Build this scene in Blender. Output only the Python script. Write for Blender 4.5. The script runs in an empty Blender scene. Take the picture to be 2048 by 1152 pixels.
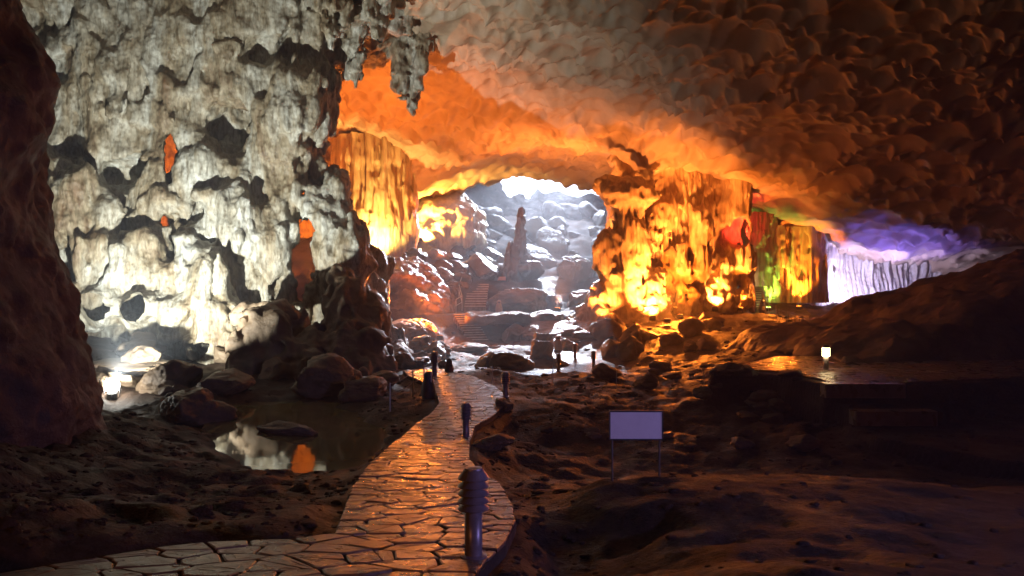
import bpy, math, random, time
import numpy as np
from mathutils import Vector, Matrix
T0 = time.time()
random.seed(7)
RNG = np.random.default_rng(11)
sc = bpy.context.scene
COL = sc.collection
R = math.radians

# ------------------------------------------------------------------ camera
# photograph: 2048 px wide, focal length 1600 px, eye level on pixel row 560; the eye is the origin
F, HOR = 1600.0, 560.0
cam = bpy.data.cameras.new('camera')
cam.sensor_width = 36.0
cam.lens = 36.0 * F / 2048.0
cam.shift_y = -(576 - HOR) / 2048.0
cam.clip_start, cam.clip_end = 0.05, 500
camo = bpy.data.objects.new('camera', cam)
camo.rotation_euler = (R(90), 0, 0)
COL.objects.link(camo)
sc.camera = camo

# ------------------------------------------------------------------ world, exposure
w = bpy.data.worlds.new('World'); sc.world = w; w.use_nodes = True
bg = w.node_tree.nodes['Background']
bg.inputs[0].default_value = (0.10, 0.06, 0.16, 1); bg.inputs[1].default_value = 0.012
vs = sc.view_settings
vs.view_transform = 'Standard'; vs.look = 'None'; vs.exposure = 0.4; vs.gamma = 1.0
sc.cycles.use_denoising = True; sc.cycles.denoising_prefilter = 'ACCURATE'
sc.cycles.max_bounces = 5; sc.cycles.diffuse_bounces = 3; sc.cycles.glossy_bounces = 3
sc.cycles.transmission_bounces = 3; sc.cycles.volume_bounces = 0
sc.cycles.sample_clamp_indirect = 4.0
sc.cycles.sample_clamp_direct = 0.0
sc.cycles.caustics_reflective = False; sc.cycles.caustics_refractive = False

def ray(px, py, d):
    return np.array([(px - 1024) / F * d, d, (HOR - py) / F * d])

def spot(name, loc, target, watts, color, angle=70, blend=0.6, size=0.12, parent=None):
    l = bpy.data.lights.new(name, 'SPOT'); l.energy = watts; l.color = color
    l.spot_size = R(angle); l.spot_blend = blend; l.shadow_soft_size = size
    o = bpy.data.objects.new(name, l); COL.objects.link(o)
    v = Vector(target) - Vector(loc)
    o.location = loc; o.rotation_euler = v.to_track_quat('-Z', 'Y').to_euler()
    return o
def bulb(name, loc, watts, color, size=0.06):
    l = bpy.data.lights.new(name, 'POINT'); l.energy = watts; l.color = color; l.shadow_soft_size = size
    o = bpy.data.objects.new(name, l); COL.objects.link(o); o.location = loc
    return o

WHITE, WARM = (0.95, 1.0, 0.94), (1.0, 0.80, 0.50)
ORANGE, AMBER, YELLOW = (1.0, 0.22, 0.02), (1.0, 0.27, 0.05), (1.0, 0.62, 0.18)
VIOLET, BLUE, GREEN, RED = (0.62, 0.55, 1.0), (0.22, 0.16, 1.0), (0.45, 1.0, 0.12), (1.0, 0.05, 0.03)

# ------------------------------------------------------------------ noise
_perm = np.random.default_rng(5).permutation(256); _perm = np.concatenate([_perm, _perm, _perm]).astype(np.int32)
_g = np.random.default_rng(6).normal(size=(256, 3)); _g /= np.linalg.norm(_g, axis=1)[:, None]; _g = _g.astype(np.float32)
def perlin(x, y, z, s=1.0, seed=0):
    x = np.asarray(x, np.float32) / s + 17.3 * seed; y = np.asarray(y, np.float32) / s + 5.1 * seed; z = np.asarray(z, np.float32) / s - 9.7 * seed
    x, y, z = np.broadcast_arrays(x, y, z)
    xi = np.floor(x).astype(np.int32); yi = np.floor(y).astype(np.int32); zi = np.floor(z).astype(np.int32)
    fx = x - xi; fy = y - yi; fz = z - zi
    u = fx*fx*fx*(fx*(fx*6-15)+10); v = fy*fy*fy*(fy*(fy*6-15)+10); w_ = fz*fz*fz*(fz*(fz*6-15)+10)
    def gr(i, j, k):
        h = _perm[_perm[_perm[(xi+i) & 255] + ((yi+j) & 255)] + ((zi+k) & 255)]
        G = _g[h]
        return G[..., 0]*(fx-i) + G[..., 1]*(fy-j) + G[..., 2]*(fz-k)
    def L(a, b, t): return a + t*(b-a)
    r = L(L(L(gr(0,0,0), gr(1,0,0), u), L(gr(0,1,0), gr(1,1,0), u), v), L(L(gr(0,0,1), gr(1,0,1), u), L(gr(0,1,1), gr(1,1,1), u), v), w_)
    return r * 1.6
def fbm(x, y, z, s, octv=3, seed=0, gain=0.5):
    a, t = 1.0, 0
    for i in range(octv):
        t = t + a*perlin(x, y, z, s, seed+i*3.7); a *= gain; s *= 0.48
    return t
def hash01(i, j, k=0):
    h = (np.sin(i*127.1 + j*311.7 + k*74.7) * 43758.5453)
    return h - np.floor(h)
def pockets(x, y, s, k, seed=0, jit=0.9, wv=0.35):
    """power-diagram scallops: smooth hollows that meet in sharp cusps"""
    x = x/s; y = y/s
    xi = np.floor(x); yi = np.floor(y)
    best = np.full(x.shape, -1e9)
    for i in (-1, 0, 1):
        for j in (-1, 0, 1):
            a, b = xi+i, yi+j
            cx = a + 0.5 + jit*(hash01(a, b, seed)-0.5); cy = b + 0.5 + jit*(hash01(a, b, seed+1)-0.5)
            wt = wv*(hash01(a, b, seed+2)-0.5); kk = k*(0.7+0.7*hash01(a, b, seed+3))
            best = np.maximum(best, wt - kk*((x-cx)**2 + (y-cy)**2))
    return best * s
def worley3(x, y, z, s, seed=0):
    x = x/s; y = y/s; z = z/s
    xi = np.floor(x); yi = np.floor(y); zi = np.floor(z)
    best = np.full(x.shape, 9.0)
    for i in (-1, 0, 1):
        for j in (-1, 0, 1):
            for k in (-1, 0, 1):
                a, b, c = xi+i, yi+j, zi+k
                q = a + 57.0*c
                d = (x-a-hash01(q, b, seed))**2 + (y-b-hash01(q, b, seed+1))**2 + (z-c-hash01(q, b, seed+2))**2
                best = np.minimum(best, d)
    return np.sqrt(best)
def sstep(a, b, t):
    t = np.clip((t-a)/(b-a), 0, 1); return t*t*(3-2*t)

# ------------------------------------------------------------------ mesh helpers
def link(name, me, mat=None, parent=None, smooth=True):
    o = bpy.data.objects.new(name, me); COL.objects.link(o)
    if mat: me.materials.append(mat)
    if smooth: me.polygons.foreach_set('use_smooth', np.ones(len(me.polygons), bool))
    if parent is not None: o.parent = parent
    return o
def quads(name, V, Q):
    me = bpy.data.meshes.new(name)
    V = np.ascontiguousarray(V, np.float32); Q = np.ascontiguousarray(Q, np.int32)
    me.vertices.add(len(V)); me.vertices.foreach_set('co', V.ravel())
    me.loops.add(Q.size); me.loops.foreach_set('vertex_index', Q.ravel())
    me.polygons.add(len(Q)); me.polygons.foreach_set('loop_start', np.arange(len(Q), dtype=np.int32)*Q.shape[1])
    me.update(calc_edges=True)
    return me
def gridquads(nr, nc, wrap=False):
    i = np.arange(nr-1)[:, None]; j = np.arange(nc if wrap else nc-1)[None, :]
    jn = (j+1) % nc
    return np.stack([i*nc+j, i*nc+jn, (i+1)*nc+jn, (i+1)*nc+j], -1).reshape(-1, 4)
def vnormals(V, Q):
    n = np.cross(V[Q[:, 2]]-V[Q[:, 0]], V[Q[:, 3]]-V[Q[:, 1]])
    N = np.zeros_like(V)
    for c in range(4):
        for a in range(3): N[:, a] += np.bincount(Q[:, c], n[:, a], len(V))
    return N/(np.linalg.norm(N, axis=1)[:, None]+1e-9)
def surface_nets(f, org, h):
    s = f < 0
    nx, ny, nz = f.shape
    c = np.zeros((nx-1, ny-1, nz-1), np.int8)
    for i in (0, 1):
        for j in (0, 1):
            for k in (0, 1): c += s[i:nx-1+i, j:ny-1+j, k:nz-1+k]
    act = (c > 0) & (c < 8)
    A = np.argwhere(act); idx = -np.ones(act.shape, np.int32); idx[act] = np.arange(len(A))
    acc = np.zeros((len(A), 3)); cnt = np.zeros(len(A))
    for ax in range(3):
        oth = [a for a in range(3) if a != ax]
        for p in (0, 1):
            for q in (0, 1):
                o0 = np.zeros(3, int); o0[oth[0]] = p; o0[oth[1]] = q
                o1 = o0.copy(); o1[ax] = 1
                f0 = f[tuple((A+o0).T)]; f1 = f[tuple((A+o1).T)]
                m = (f0 < 0) != (f1 < 0)
                t = np.where(m, f0/np.where(m, f0-f1, 1), 0)
                pos = np.tile(o0.astype(float), (len(A), 1)); pos[:, ax] += t
                acc[m] += pos[m]; cnt[m] += 1
    V = (A + acc/cnt[:, None])*h + org
    Q = []
    for ax in range(3):
        b, c2 = [(1, 2), (2, 0), (0, 1)][ax]
        s0 = np.moveaxis(s, ax, 0)
        ch = np.argwhere(np.moveaxis(s0[:-1] != s0[1:], 0, ax))
        sz = np.array(act.shape)
        ok = (ch[:, b] > 0) & (ch[:, c2] > 0) & (ch[:, b] < sz[b]) & (ch[:, c2] < sz[c2])
        ch = ch[ok]
        def at(db, dc):
            q = ch.copy(); q[:, b] += db; q[:, c2] += dc; return idx[tuple(q.T)]
        q = np.stack([at(-1, -1), at(0, -1), at(0, 0), at(-1, 0)], 1)
        inside = s[tuple(ch.T)]
        q[~inside] = q[~inside][:, ::-1]
        Q.append(q)
    return V, np.concatenate(Q)
def sdf_obj(name, lo, hi, h, base, detail, band, mat, fine=None, parent=None, carve=None):
    """base(x,y,z): cheap shape; detail(x,y,z): relief added near the surface only"""
    lo = np.array(lo, float); hi = np.array(hi, float)
    n = np.ceil((hi-lo)/h).astype(int)+1
    ax = [lo[a]+h*np.arange(n[a]) for a in range(3)]
    X, Y, Z = np.meshgrid(*ax, indexing='ij')
    f = base(X, Y, Z)
    if detail is not None:
        m = np.abs(f) < band
        f[m] += detail(X[m], Y[m], Z[m])
    if carve is not None: f = carve(f, X, Y, Z)
    V, Q = surface_nets(f, lo, h)
    if fine is not None:
        N = vnormals(V, Q); V = V + N*fine(V[:, 0], V[:, 1], V[:, 2])[:, None]
    return link(name, quads(name, V, Q), mat, parent)
def ell(X, Y, Z, c, r):
    k = np.sqrt(((X-c[0])/r[0])**2 + ((Y-c[1])/r[1])**2 + ((Z-c[2])/r[2])**2)
    return (k-1)*min(r)
def smin(a, b, k):
    h = np.clip(0.5+0.5*(b-a)/k, 0, 1); return b*(1-h)+a*h - k*h*(1-h)
def smax(a, b, k): return -smin(-a, -b, k)
def tag(o, label=None, cat=None, group=None, kind=None):
    if label: o['label'] = label
    if cat: o['category'] = cat
    if group: o['group'] = group
    if kind: o['kind'] = kind
    return o
def empty(name, loc=(0, 0, 0), rz=0):
    o = bpy.data.objects.new(name, None); COL.objects.link(o); o.empty_display_size = 0.2
    o.location = loc; o.rotation_euler = (0, 0, rz); return o
def polyme(name, V, Fc):
    me = bpy.data.meshes.new(name); me.from_pydata([tuple(v) for v in V], [], Fc); me.update(); return me
def boxme(name, sx, sy, sz, cz=0.0, bev=0.0, c=(0, 0)):
    """box with chamfered vertical edges"""
    x, y = sx/2, sy/2; b = min(bev, x*0.9, y*0.9)
    if b > 0: pts = [(-x+b,-y),(x-b,-y),(x,-y+b),(x,y-b),(x-b,y),(-x+b,y),(-x,y-b),(-x,-y+b)]
    else: pts = [(-x,-y),(x,-y),(x,y),(-x,y)]
    n = len(pts); V = [(p[0]+c[0], p[1]+c[1], cz-sz/2) for p in pts]+[(p[0]+c[0], p[1]+c[1], cz+sz/2) for p in pts]
    Fc = [list(range(n))[::-1], list(range(n, 2*n))]+[[i, (i+1) % n, n+(i+1) % n, n+i] for i in range(n)]
    return polyme(name, V, Fc)
def lathe(name, prof, n=24):
    V, Fc = [], []
    for r, z in prof:
        for k in range(n): a = 2*math.pi*k/n; V.append((r*math.cos(a), r*math.sin(a), z))
    for i in range(len(prof)-1):
        for k in range(n): Fc.append([i*n+k, i*n+(k+1) % n, (i+1)*n+(k+1) % n, (i+1)*n+k])
    Fc.append(list(range(n))[::-1]); Fc.append([(len(prof)-1)*n+k for k in range(n)])
    return polyme(name, V, Fc)
def tube(name, pts, r, n=8):
    V, Fc = [], []
    P = [Vector(p) for p in pts]
    for i, p in enumerate(P):
        t = (P[min(i+1, len(P)-1)]-P[max(i-1, 0)]).normalized()
        up = Vector((0, 0, 1)) if abs(t.z) < 0.95 else Vector((1, 0, 0))
        a = t.cross(up).normalized(); b = a.cross(t)
        for k in range(n):
            w_ = 2*math.pi*k/n; V.append(p+a*(r*math.cos(w_))+b*(r*math.sin(w_)))
    for i in range(len(P)-1):
        for k in range(n): Fc.append([i*n+k, i*n+(k+1) % n, (i+1)*n+(k+1) % n, (i+1)*n+k])
    Fc.append(list(range(n))); Fc.append([(len(P)-1)*n+k for k in range(n)][::-1])
    return polyme(name, V, Fc)

# ------------------------------------------------------------------ materials
def rock_mat(name, cols, scale=0.6, rough=(0.45, 0.75), bump=0.5, bscale=6.0, spec=0.5, flute=0.0, speck=0.0, popcorn=0.0, bdist=0.08):
    m = bpy.data.materials.new(name); m.use_nodes = True
    nt = m.node_tree; N = nt.nodes; L = nt.links
    bs = N['Principled BSDF']
    geo = N.new('ShaderNodeNewGeometry')
    mp = N.new('ShaderNodeMapping'); mp.inputs['Scale'].default_value = (1, 1, 1.0 if not flute else (0.13 if flute >= 1 else 0.3))
    L.new(geo.outputs['Position'], mp.inputs['Vector'])
    n1 = N.new('ShaderNodeTexNoise'); n1.inputs['Scale'].default_value = scale; n1.inputs['Detail'].default_value = 8; n1.inputs['Roughness'].default_value = 0.65; n1.inputs['Distortion'].default_value = 0.6
    L.new(mp.outputs[0], n1.inputs['Vector'])
    cr = N.new('ShaderNodeValToRGB'); e = cr.color_ramp.elements
    e[0].position = 0.30; e[1].position = 0.70
    e[0].color = (*cols[0], 1); e[1].color = (*cols[-1], 1)
    for i, c in enumerate(cols[1:-1]):
        q = e.new(0.30+0.40*(i+1)/(len(cols)-1)); q.color = (*c, 1)
    L.new(n1.outputs['Fac'], cr.inputs['Fac'])
    colout = cr.outputs['Color']
    n2 = N.new('ShaderNodeTexNoise'); n2.inputs['Scale'].default_value = bscale; n2.inputs['Detail'].default_value = 9; n2.inputs['Roughness'].default_value = 0.7
    L.new(mp.outputs[0], n2.inputs['Vector'])
    if speck > 0:
        cr2 = N.new('ShaderNodeValToRGB'); cr2.color_ramp.elements[0].position = 0.38; cr2.color_ramp.elements[1].position = 0.58
        v = 1-speck; cr2.color_ramp.elements[0].color = (v, v*0.9, v*0.75, 1); cr2.color_ramp.elements[1].color = (1, 1, 1, 1)
        L.new(n2.outputs['Fac'], cr2.inputs['Fac'])
        mx = N.new('ShaderNodeMix'); mx.data_type = 'RGBA'; mx.blend_type = 'MULTIPLY'; mx.inputs[0].default_value = 1
        L.new(colout, mx.inputs[6]); L.new(cr2.outputs[0], mx.inputs[7]); colout = mx.outputs[2]
    L.new(colout, bs.inputs['Base Color'])
    mr = N.new('ShaderNodeMapRange'); mr.inputs[1].default_value = 0.3; mr.inputs[2].default_value = 0.7
    mr.inputs[3].default_value = rough[0]; mr.inputs[4].default_value = rough[1]
    n3 = N.new('ShaderNodeTexNoise'); n3.inputs['Scale'].default_value = scale*1.7; n3.inputs['Detail'].default_value = 5
    L.new(geo.outputs['Position'], n3.inputs['Vector']); L.new(n3.outputs['Fac'], mr.inputs[0]); L.new(mr.outputs[0], bs.inputs['Roughness'])
    bs.inputs['Specular IOR Level'].default_value = spec
    hgt = n2.outputs['Fac']
    if popcorn > 0:
        vo = N.new('ShaderNodeTexVoronoi'); vo.inputs['Scale'].default_value = bscale*0.9; vo.feature = 'SMOOTH_F1'
        L.new(geo.outputs['Position'], vo.inputs['Vector'])
        ma = N.new('ShaderNodeMath'); ma.operation = 'MULTIPLY_ADD'; ma.inputs[1].default_value = -popcorn
        L.new(vo.outputs['Distance'], ma.inputs[0]); L.new(hgt, ma.inputs[2]); hgt = ma.outputs[0]
    bp = N.new('ShaderNodeBump'); bp.inputs['Strength'].default_value = bump; bp.inputs['Distance'].default_value = bdist
    L.new(hgt, bp.inputs['Height']); L.new(bp.outputs[0], bs.inputs['Normal'])
    return m
def plain(name, col, rough=0.5, metal=0.0, emit=None, strength=0, bump=0.0, var=0.15, scale=8):
    m = bpy.data.materials.new(name); m.use_nodes = True
    N = m.node_tree.nodes; L = m.node_tree.links; bs = N['Principled BSDF']
    tc = N.new('ShaderNodeTexCoord')
    n = N.new('ShaderNodeTexNoise'); n.inputs['Scale'].default_value = scale; n.inputs['Detail'].default_value = 6
    L.new(tc.outputs['Object'], n.inputs['Vector'])
    cr = N.new('ShaderNodeValToRGB'); cr.color_ramp.elements[0].position = 0.3; cr.color_ramp.elements[1].position = 0.7
    cr.color_ramp.elements[0].color = (*[c*(1-var) for c in col], 1); cr.color_ramp.elements[1].color = (*[min(1, c*(1+var)) for c in col], 1)
    L.new(n.outputs['Fac'], cr.inputs[0]); L.new(cr.outputs[0], bs.inputs['Base Color'])
    bs.inputs['Roughness'].default_value = rough; bs.inputs['Metallic'].default_value = metal
    if bump:
        b = N.new('ShaderNodeBump'); b.inputs['Strength'].default_value = bump; b.inputs['Distance'].default_value = 0.01
        L.new(n.outputs['Fac'], b.inputs['Height']); L.new(b.outputs[0], bs.inputs['Normal'])
    if emit:
        bs.inputs['Emission Color'].default_value = (*emit, 1); bs.inputs['Emission Strength'].default_value = strength
    return m

M = {}
M['column'] = rock_mat('pale_limestone', [(0.17, 0.10, 0.05), (0.32, 0.26, 0.17), (0.46, 0.44, 0.37), (0.55, 0.55, 0.51)], 0.5, (0.25, 0.6), 0.8, 4.5, 0.5, flute=0.5, speck=0.6, popcorn=0.6, bdist=0.14)
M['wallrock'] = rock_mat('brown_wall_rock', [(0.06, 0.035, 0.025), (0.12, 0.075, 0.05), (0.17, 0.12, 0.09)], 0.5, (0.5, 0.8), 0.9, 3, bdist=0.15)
M['ceiling'] = rock_mat('scalloped_ceiling_rock', [(0.24, 0.16, 0.10), (0.40, 0.30, 0.20), (0.48, 0.38, 0.27), (0.52, 0.44, 0.33)], 0.28, (0.45, 0.65), 0.35, 2.2, 0.4, bdist=0.08)
M['floor'] = rock_mat('wet_brown_mud', [(0.022, 0.014, 0.010), (0.065, 0.04, 0.027), (0.12, 0.08, 0.055)], 0.5, (0.5, 0.9), 1.0, 8.0, 0.25, speck=0.4, bdist=0.14)
M['boulder'] = rock_mat('brown_boulder_rock', [(0.09, 0.055, 0.03), (0.19, 0.13, 0.08), (0.28, 0.21, 0.14)], 0.6, (0.4, 0.75), 0.9, 3.0, bdist=0.12)
M['wetrock'] = rock_mat('wet_grey_rock', [(0.03, 0.02, 0.018), (0.065, 0.05, 0.042), (0.12, 0.09, 0.075)], 0.6, (0.12, 0.35), 0.9, 2.6, 0.6, bdist=0.14)
M['wetbrown'] = rock_mat('wet_brown_rock', [(0.10, 0.055, 0.03), (0.19, 0.11, 0.06), (0.26, 0.17, 0.10)], 0.6, (0.12, 0.35), 0.9, 3.0, 0.6, bdist=0.12)
M['flow'] = rock_mat('amber_flowstone', [(0.44, 0.30, 0.15), (0.56, 0.44, 0.26), (0.64, 0.55, 0.38)], 0.5, (0.3, 0.55), 0.8, 4.0, 0.5, flute=1, speck=0.35, bdist=0.16)
M['palecurtain'] = rock_mat('pale_curtain_stone', [(0.48, 0.44, 0.38), (0.6, 0.57, 0.52), (0.68, 0.66, 0.62)], 0.5, (0.35, 0.6), 0.9, 4.0, 0.5, flute=1, speck=0.3, bdist=0.14)
M['flag'] = rock_mat('worn_flagstone', [(0.10, 0.06, 0.042), (0.18, 0.115, 0.08), (0.25, 0.17, 0.12)], 1.6, (0.2, 0.42), 0.9, 7.0, 0.7, bdist=0.025)
M['mortar'] = rock_mat('dark_mortar', [(0.02, 0.015, 0.012), (0.05, 0.035, 0.025)], 2.0, (0.6, 0.9), 0.6, 12, bdist=0.02)
M['wetpave'] = rock_mat('wet_pavement', [(0.16, 0.14, 0.13), (0.25, 0.22, 0.2)], 1.2, (0.08, 0.2), 0.35, 6.0, 0.9, bdist=0.02)
M['iron'] = plain('painted_grey_metal', (0.10, 0.10, 0.11), 0.4, 0.6, bump=0.2)
M['bollard'] = plain('worn_brown_metal', (0.26, 0.22, 0.24), 0.38, 0.35, bump=0.25, var=0.3)
M['post'] = plain('thin_steel_post', (0.55, 0.55, 0.52), 0.45, 0.5)
M['rope'] = plain('dull_rope', (0.2, 0.16, 0.12), 0.9)
M['board'] = plain('white_board', (0.72, 0.70, 0.74), 0.5, var=0.04)
M['dark'] = plain('black_housing', (0.03, 0.03, 0.03), 0.5)
M['tread'] = rock_mat('pale_glint_tread', [(0.42, 0.36, 0.30), (0.6, 0.54, 0.47)], 2.0, (0.12, 0.3), 0.4, 8, 0.7, bdist=0.02)  # lighter colour paints the glint of light on treads and nosings
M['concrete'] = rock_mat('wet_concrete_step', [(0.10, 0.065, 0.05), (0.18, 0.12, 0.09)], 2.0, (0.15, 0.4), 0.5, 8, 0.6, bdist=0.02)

# ------------------------------------------------------------------ ground height field
PD = np.array([-5, 0, 7.7, 11, 17.6, 20.6, 27, 60]); PZ = np.array([-1.5, -1.83, -2.67, -3.03, -3.74, -4.05, -4.05, -4.05])
def path_z(y): return np.interp(y, PD, PZ)
def path_pt(px, py):
    d = np.linspace(3, 60, 6000)
    f = path_z(d) - (HOR-py)/F*d
    i = np.argmax(f > 0) if (f > 0).any() else len(d)-1
    return ((px-1024)/F*d[i], d[i])
PL = [(-160,1150),(0,1145),(280,1100),(400,1085),(600,1076),(668,1064),(690,1010),(702,975),(735,930),(790,880),(830,848),(862,826),(878,805),(870,782),(846,764),(815,750),(806,741)]
PR = [(880,738),(950,753),(990,772),(1008,786),(1014,806),(985,832),(951,852),(940,880),(939,915),(958,938),(1000,965),(1025,1005),(1032,1040),(1010,1085),(978,1115),(940,1165),(930,1240),(-160,1300)]
PATH = np.array([path_pt(*p) for p in PL+PR])

CP = []  # (px, distance, drop below the eye)
CP += [(300,8.3,2.72),(950,7.7,2.67),(860,11,3.05),(840,17.6,3.76),(900,20.6,4.07),(930,27.6,4.08),(890,36,4.1)]
CP += [(0,8,2.4),(-200,10,2.0),(200,12,3.15),(450,12,3.35),(450,16,4.0),(300,18,4.0),(100,20,3.6),(600,19.2,4.70),(700,18.6,4.55),(470,21,4.70),(425,24,4.66),(260,27,4.6),(225,30,4.75),(120,38,3.6),(-100,30,3.0)]
CP += [(560,23,5.3),(650,25,5.4),(520,29,5.3),(740,21.5,4.72),(690,21,5.1),(790,25,4.55)]
CP += [(690,32,4.55),(800,28,4.35),(820,34,4.35),(470,33.5,4.5),(380,30,4.4)]
CP += [(468,46,5.1),(300,40,4.0),(380,46,4.2),(600,42,4.55),(750,40,4.5),(560,37,4.3),(200,45,3.2)]
CP += [(1100,27,4.2),(1050,23.5,4.75),(1180,22,4.9),(1120,19,4.75),(1300,24,4.6),(1300,28,4.3),(1300,33,4.3),(1010,16,4.2),(1100,30,4.3)]
CP += [(1270,12,3.04),(1110,13.5,3.75),(1080,10,3.5),(1090,8,3.1),(1400,9,2.9),(1800,8,2.8),(2100,8,2.8),(1500,15,3.7),(1800,16,4.1),(2050,16.5,4.4),(1100,6.3,2.75),(2300,10,2.9),(1400,6,2.3),(1900,5.5,2.2),(1600,20,4.5)]
CP += [(1850,21,4.2),(2050,18.5,4.35),(2150,24,4.1),(2300,16,3.8)]
CP += [(1450,25,4.3),(1650,29,3.2),(1900,31,2.9),(2200,32,2.5),(2600,30,2.0),(1450,30,4.1)]
CP += [(1100,40,4.7),(1000,40,4.6),(1190,43,4.75),(1000,57,4.65),(900,50,4.5),(1100,53,4.4),(1300,45,4.2),(1450,40,3.9),(1250,54,3.6),(1250,60,3.0),(1400,60,2.9),(1450,66,2.8),(1550,66,2.7),(1600,72,2.7),(1750,76,2.3),(1950,70,1.8),(1700,60,2.8),(1600,50,3.2),(1550,36,3.4)]
CP += [(930,64,2.6),(1060,66,2.3),(800,60,2.6),(1000,72,0.2),(950,80,-1.2),(1100,80,-1.2),(1200,86,-2.0),(1000,95,-5.0),(1150,100,-6.5),(1100,112,-8.5),(1250,112,-8.5),(800,66,-1.0),(760,72,-2.7),(690,66,-0.8),(860,82,-4),(800,100,-8),(1200,72,0.6),(1050,125,-8.5),(650,62,1.0),(560,56,2.5),(500,60,1.5),(300,56,2.0),(1400,90,-4),(1700,100,-4),(600,110,-8)]
_c = np.array([[(p-1024)/F*d, d, -q] for p, d, q in CP] + [(0,0,-1.62),(-4,2,-1.7),(5,2,-1.7),(0,-8,-1.5),(-14,-6,-0.5),(14,-6,-0.8),(-30,20,-1.0),(40,20,-1.0),(60,60,0)])
def _U(r2): return 0.5*r2*np.log(r2+1e-9)
_S = 0.1
_K = _U(((_c[:, None, :2]-_c[None, :, :2])**2).sum(-1)*_S*_S) + 0.004*np.eye(len(_c))
_P = np.c_[np.ones(len(_c)), _c[:, :2]*_S]
_A = np.block([[_K, _P], [_P.T, np.zeros((3, 3))]])
_W = np.linalg.solve(_A, np.r_[_c[:, 2], np.zeros(3)])
def tps(x, y):
    z = _W[-3] + _W[-2]*x*_S + _W[-1]*y*_S
    for i in range(len(_c)): z = z + _W[i]*_U(((x-_c[i, 0])**2+(y-_c[i, 1])**2)*_S*_S)
    return z
def poly_sd(x, y, P):
    """signed distance to a polygon, negative inside"""
    d = np.full(np.shape(x), 1e9); ins = np.zeros(np.shape(x), bool)
    n = len(P)
    for i in range(n):
        a, b = P[i], P[(i+1) % n]; e = b-a; wx, wy = x-a[0], y-a[1]
        t = np.clip((wx*e[0]+wy*e[1])/(e@e+1e-12), 0, 1)
        d = np.minimum(d, (wx-t*e[0])**2+(wy-t*e[1])**2)
        c = ((a[1] <= y) & (b[1] > y)) | ((b[1] <= y) & (a[1] > y))
        ins ^= c & (x < (b[0]-a[0])*(y-a[1])/(b[1]-a[1]+1e-12)+a[0])
    return np.where(ins, -1, 1)*np.sqrt(d)
def flat_pt(px, d): return ((px-1024)/F*d, d)
# raised paving at the right with the lit bollard, the step below it, and the low paving beyond the kerb
TERR = np.array([flat_pt(1425,27.2),flat_pt(1540,26.8),flat_pt(1630,24.6),flat_pt(1655,23.9),flat_pt(1815,23.9),flat_pt(2100,25.5),flat_pt(2200,34),flat_pt(1540,33)]); TERR_Z = -3.10
STEP2 = np.array([flat_pt(1700,22.6),flat_pt(1715,22.3),flat_pt(1880,22.3),flat_pt(1900,24.5),flat_pt(1650,24.5)]); STEP2_Z = -3.62
LOWP = np.array([flat_pt(1690,22.2),flat_pt(1760,20.6),flat_pt(1900,18.9),flat_pt(2060,17.6),flat_pt(2250,16.2),flat_pt(2400,20),flat_pt(1900,24.2)]); LOWP_Z = -4.06
LAND = np.array([flat_pt(740,60.5),flat_pt(905,61),flat_pt(948,61),flat_pt(1110,60.5),flat_pt(1130,64),flat_pt(1100,68),flat_pt(740,66)]); LAND_Z = -2.62
def gnoise(x, y):
    far = sstep(45, 75, y)
    n = (0.22+0.35*far)*fbm(x, y, 0.0, 3.2, 4, 1) + 0.10*np.abs(perlin(x, y, 1.0, 0.9, 4)) + 0.07*perlin(x, y, 2.0, 0.4, 8) + 0.12*(0.4-np.abs(perlin(x, y, 6.0, 1.6, 9))) - 0.10*sstep(0.1, 0.5, perlin(x, y, 4.0, 0.8, 14))
    n = n*(1-0.6*sstep(1.0, 3.0, x)*sstep(24, 17, y))
    n += 0.5*far*(0.5-np.abs(perlin(x, y, 3.0, 5.0, 12))) 
    return n
def blend_poly(z, x, y, P, pz, w0, w1, wob=0.12):
    sd = poly_sd(x, y, P) + wob*perlin(x, y, 7.0, 0.8, 21)
    return z + (pz-z)*(1-sstep(w0, w1, sd))
PUD = []
def ground_z(x, y):
    x = np.asarray(x, float); y = np.asarray(y, float)
    sdp = poly_sd(x, y, PATH)
    amp = sstep(0.0, 2.0, sdp)*0.85+0.15
    z = tps(x, y) + gnoise(x, y)*amp
    z = blend_poly(z, x, y, LOWP, LOWP_Z, 0.0, 0.22)
    z = blend_poly(z, x, y, STEP2, STEP2_Z-0.05, 0.0, 0.12, 0.02)
    z = blend_poly(z, x, y, TERR, TERR_Z-0.05, 0.0, 0.3, 0.1)
    z = blend_poly(z, x, y, LAND, LAND_Z, 0.0, 0.5, 0.3)
    pz = path_z(y)-0.16
    lip = sdp + 0.10*perlin(x, y, 0.0, 0.5, 31)
    z = z + (pz-z)*(1-sstep(0.02, 0.55, lip))
    for cx, cy, rx, ry, zp in PUD:
        e = np.sqrt(((x-cx)/rx)**2+((y-cy)/ry)**2)+0.25*perlin(x, y, 0, 0.3, 33)
        z = np.where(e < 1.25, z+(np.minimum(z, zp-0.03)-z)*(1-sstep(0.85, 1.2, e)), z)
    return z
def hit(px, py, d0=4, d1=125):
    d = np.geomspace(d0, d1, 900)
    z = ground_z((px-1024)/F*d, d)
    f = z-(HOR-py)/F*d
    i = int(np.argmax(f > 0)) if (f > 0).any() else len(d)-1
    return np.array([(px-1024)/F*d[i], d[i], float(z[i])])

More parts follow.
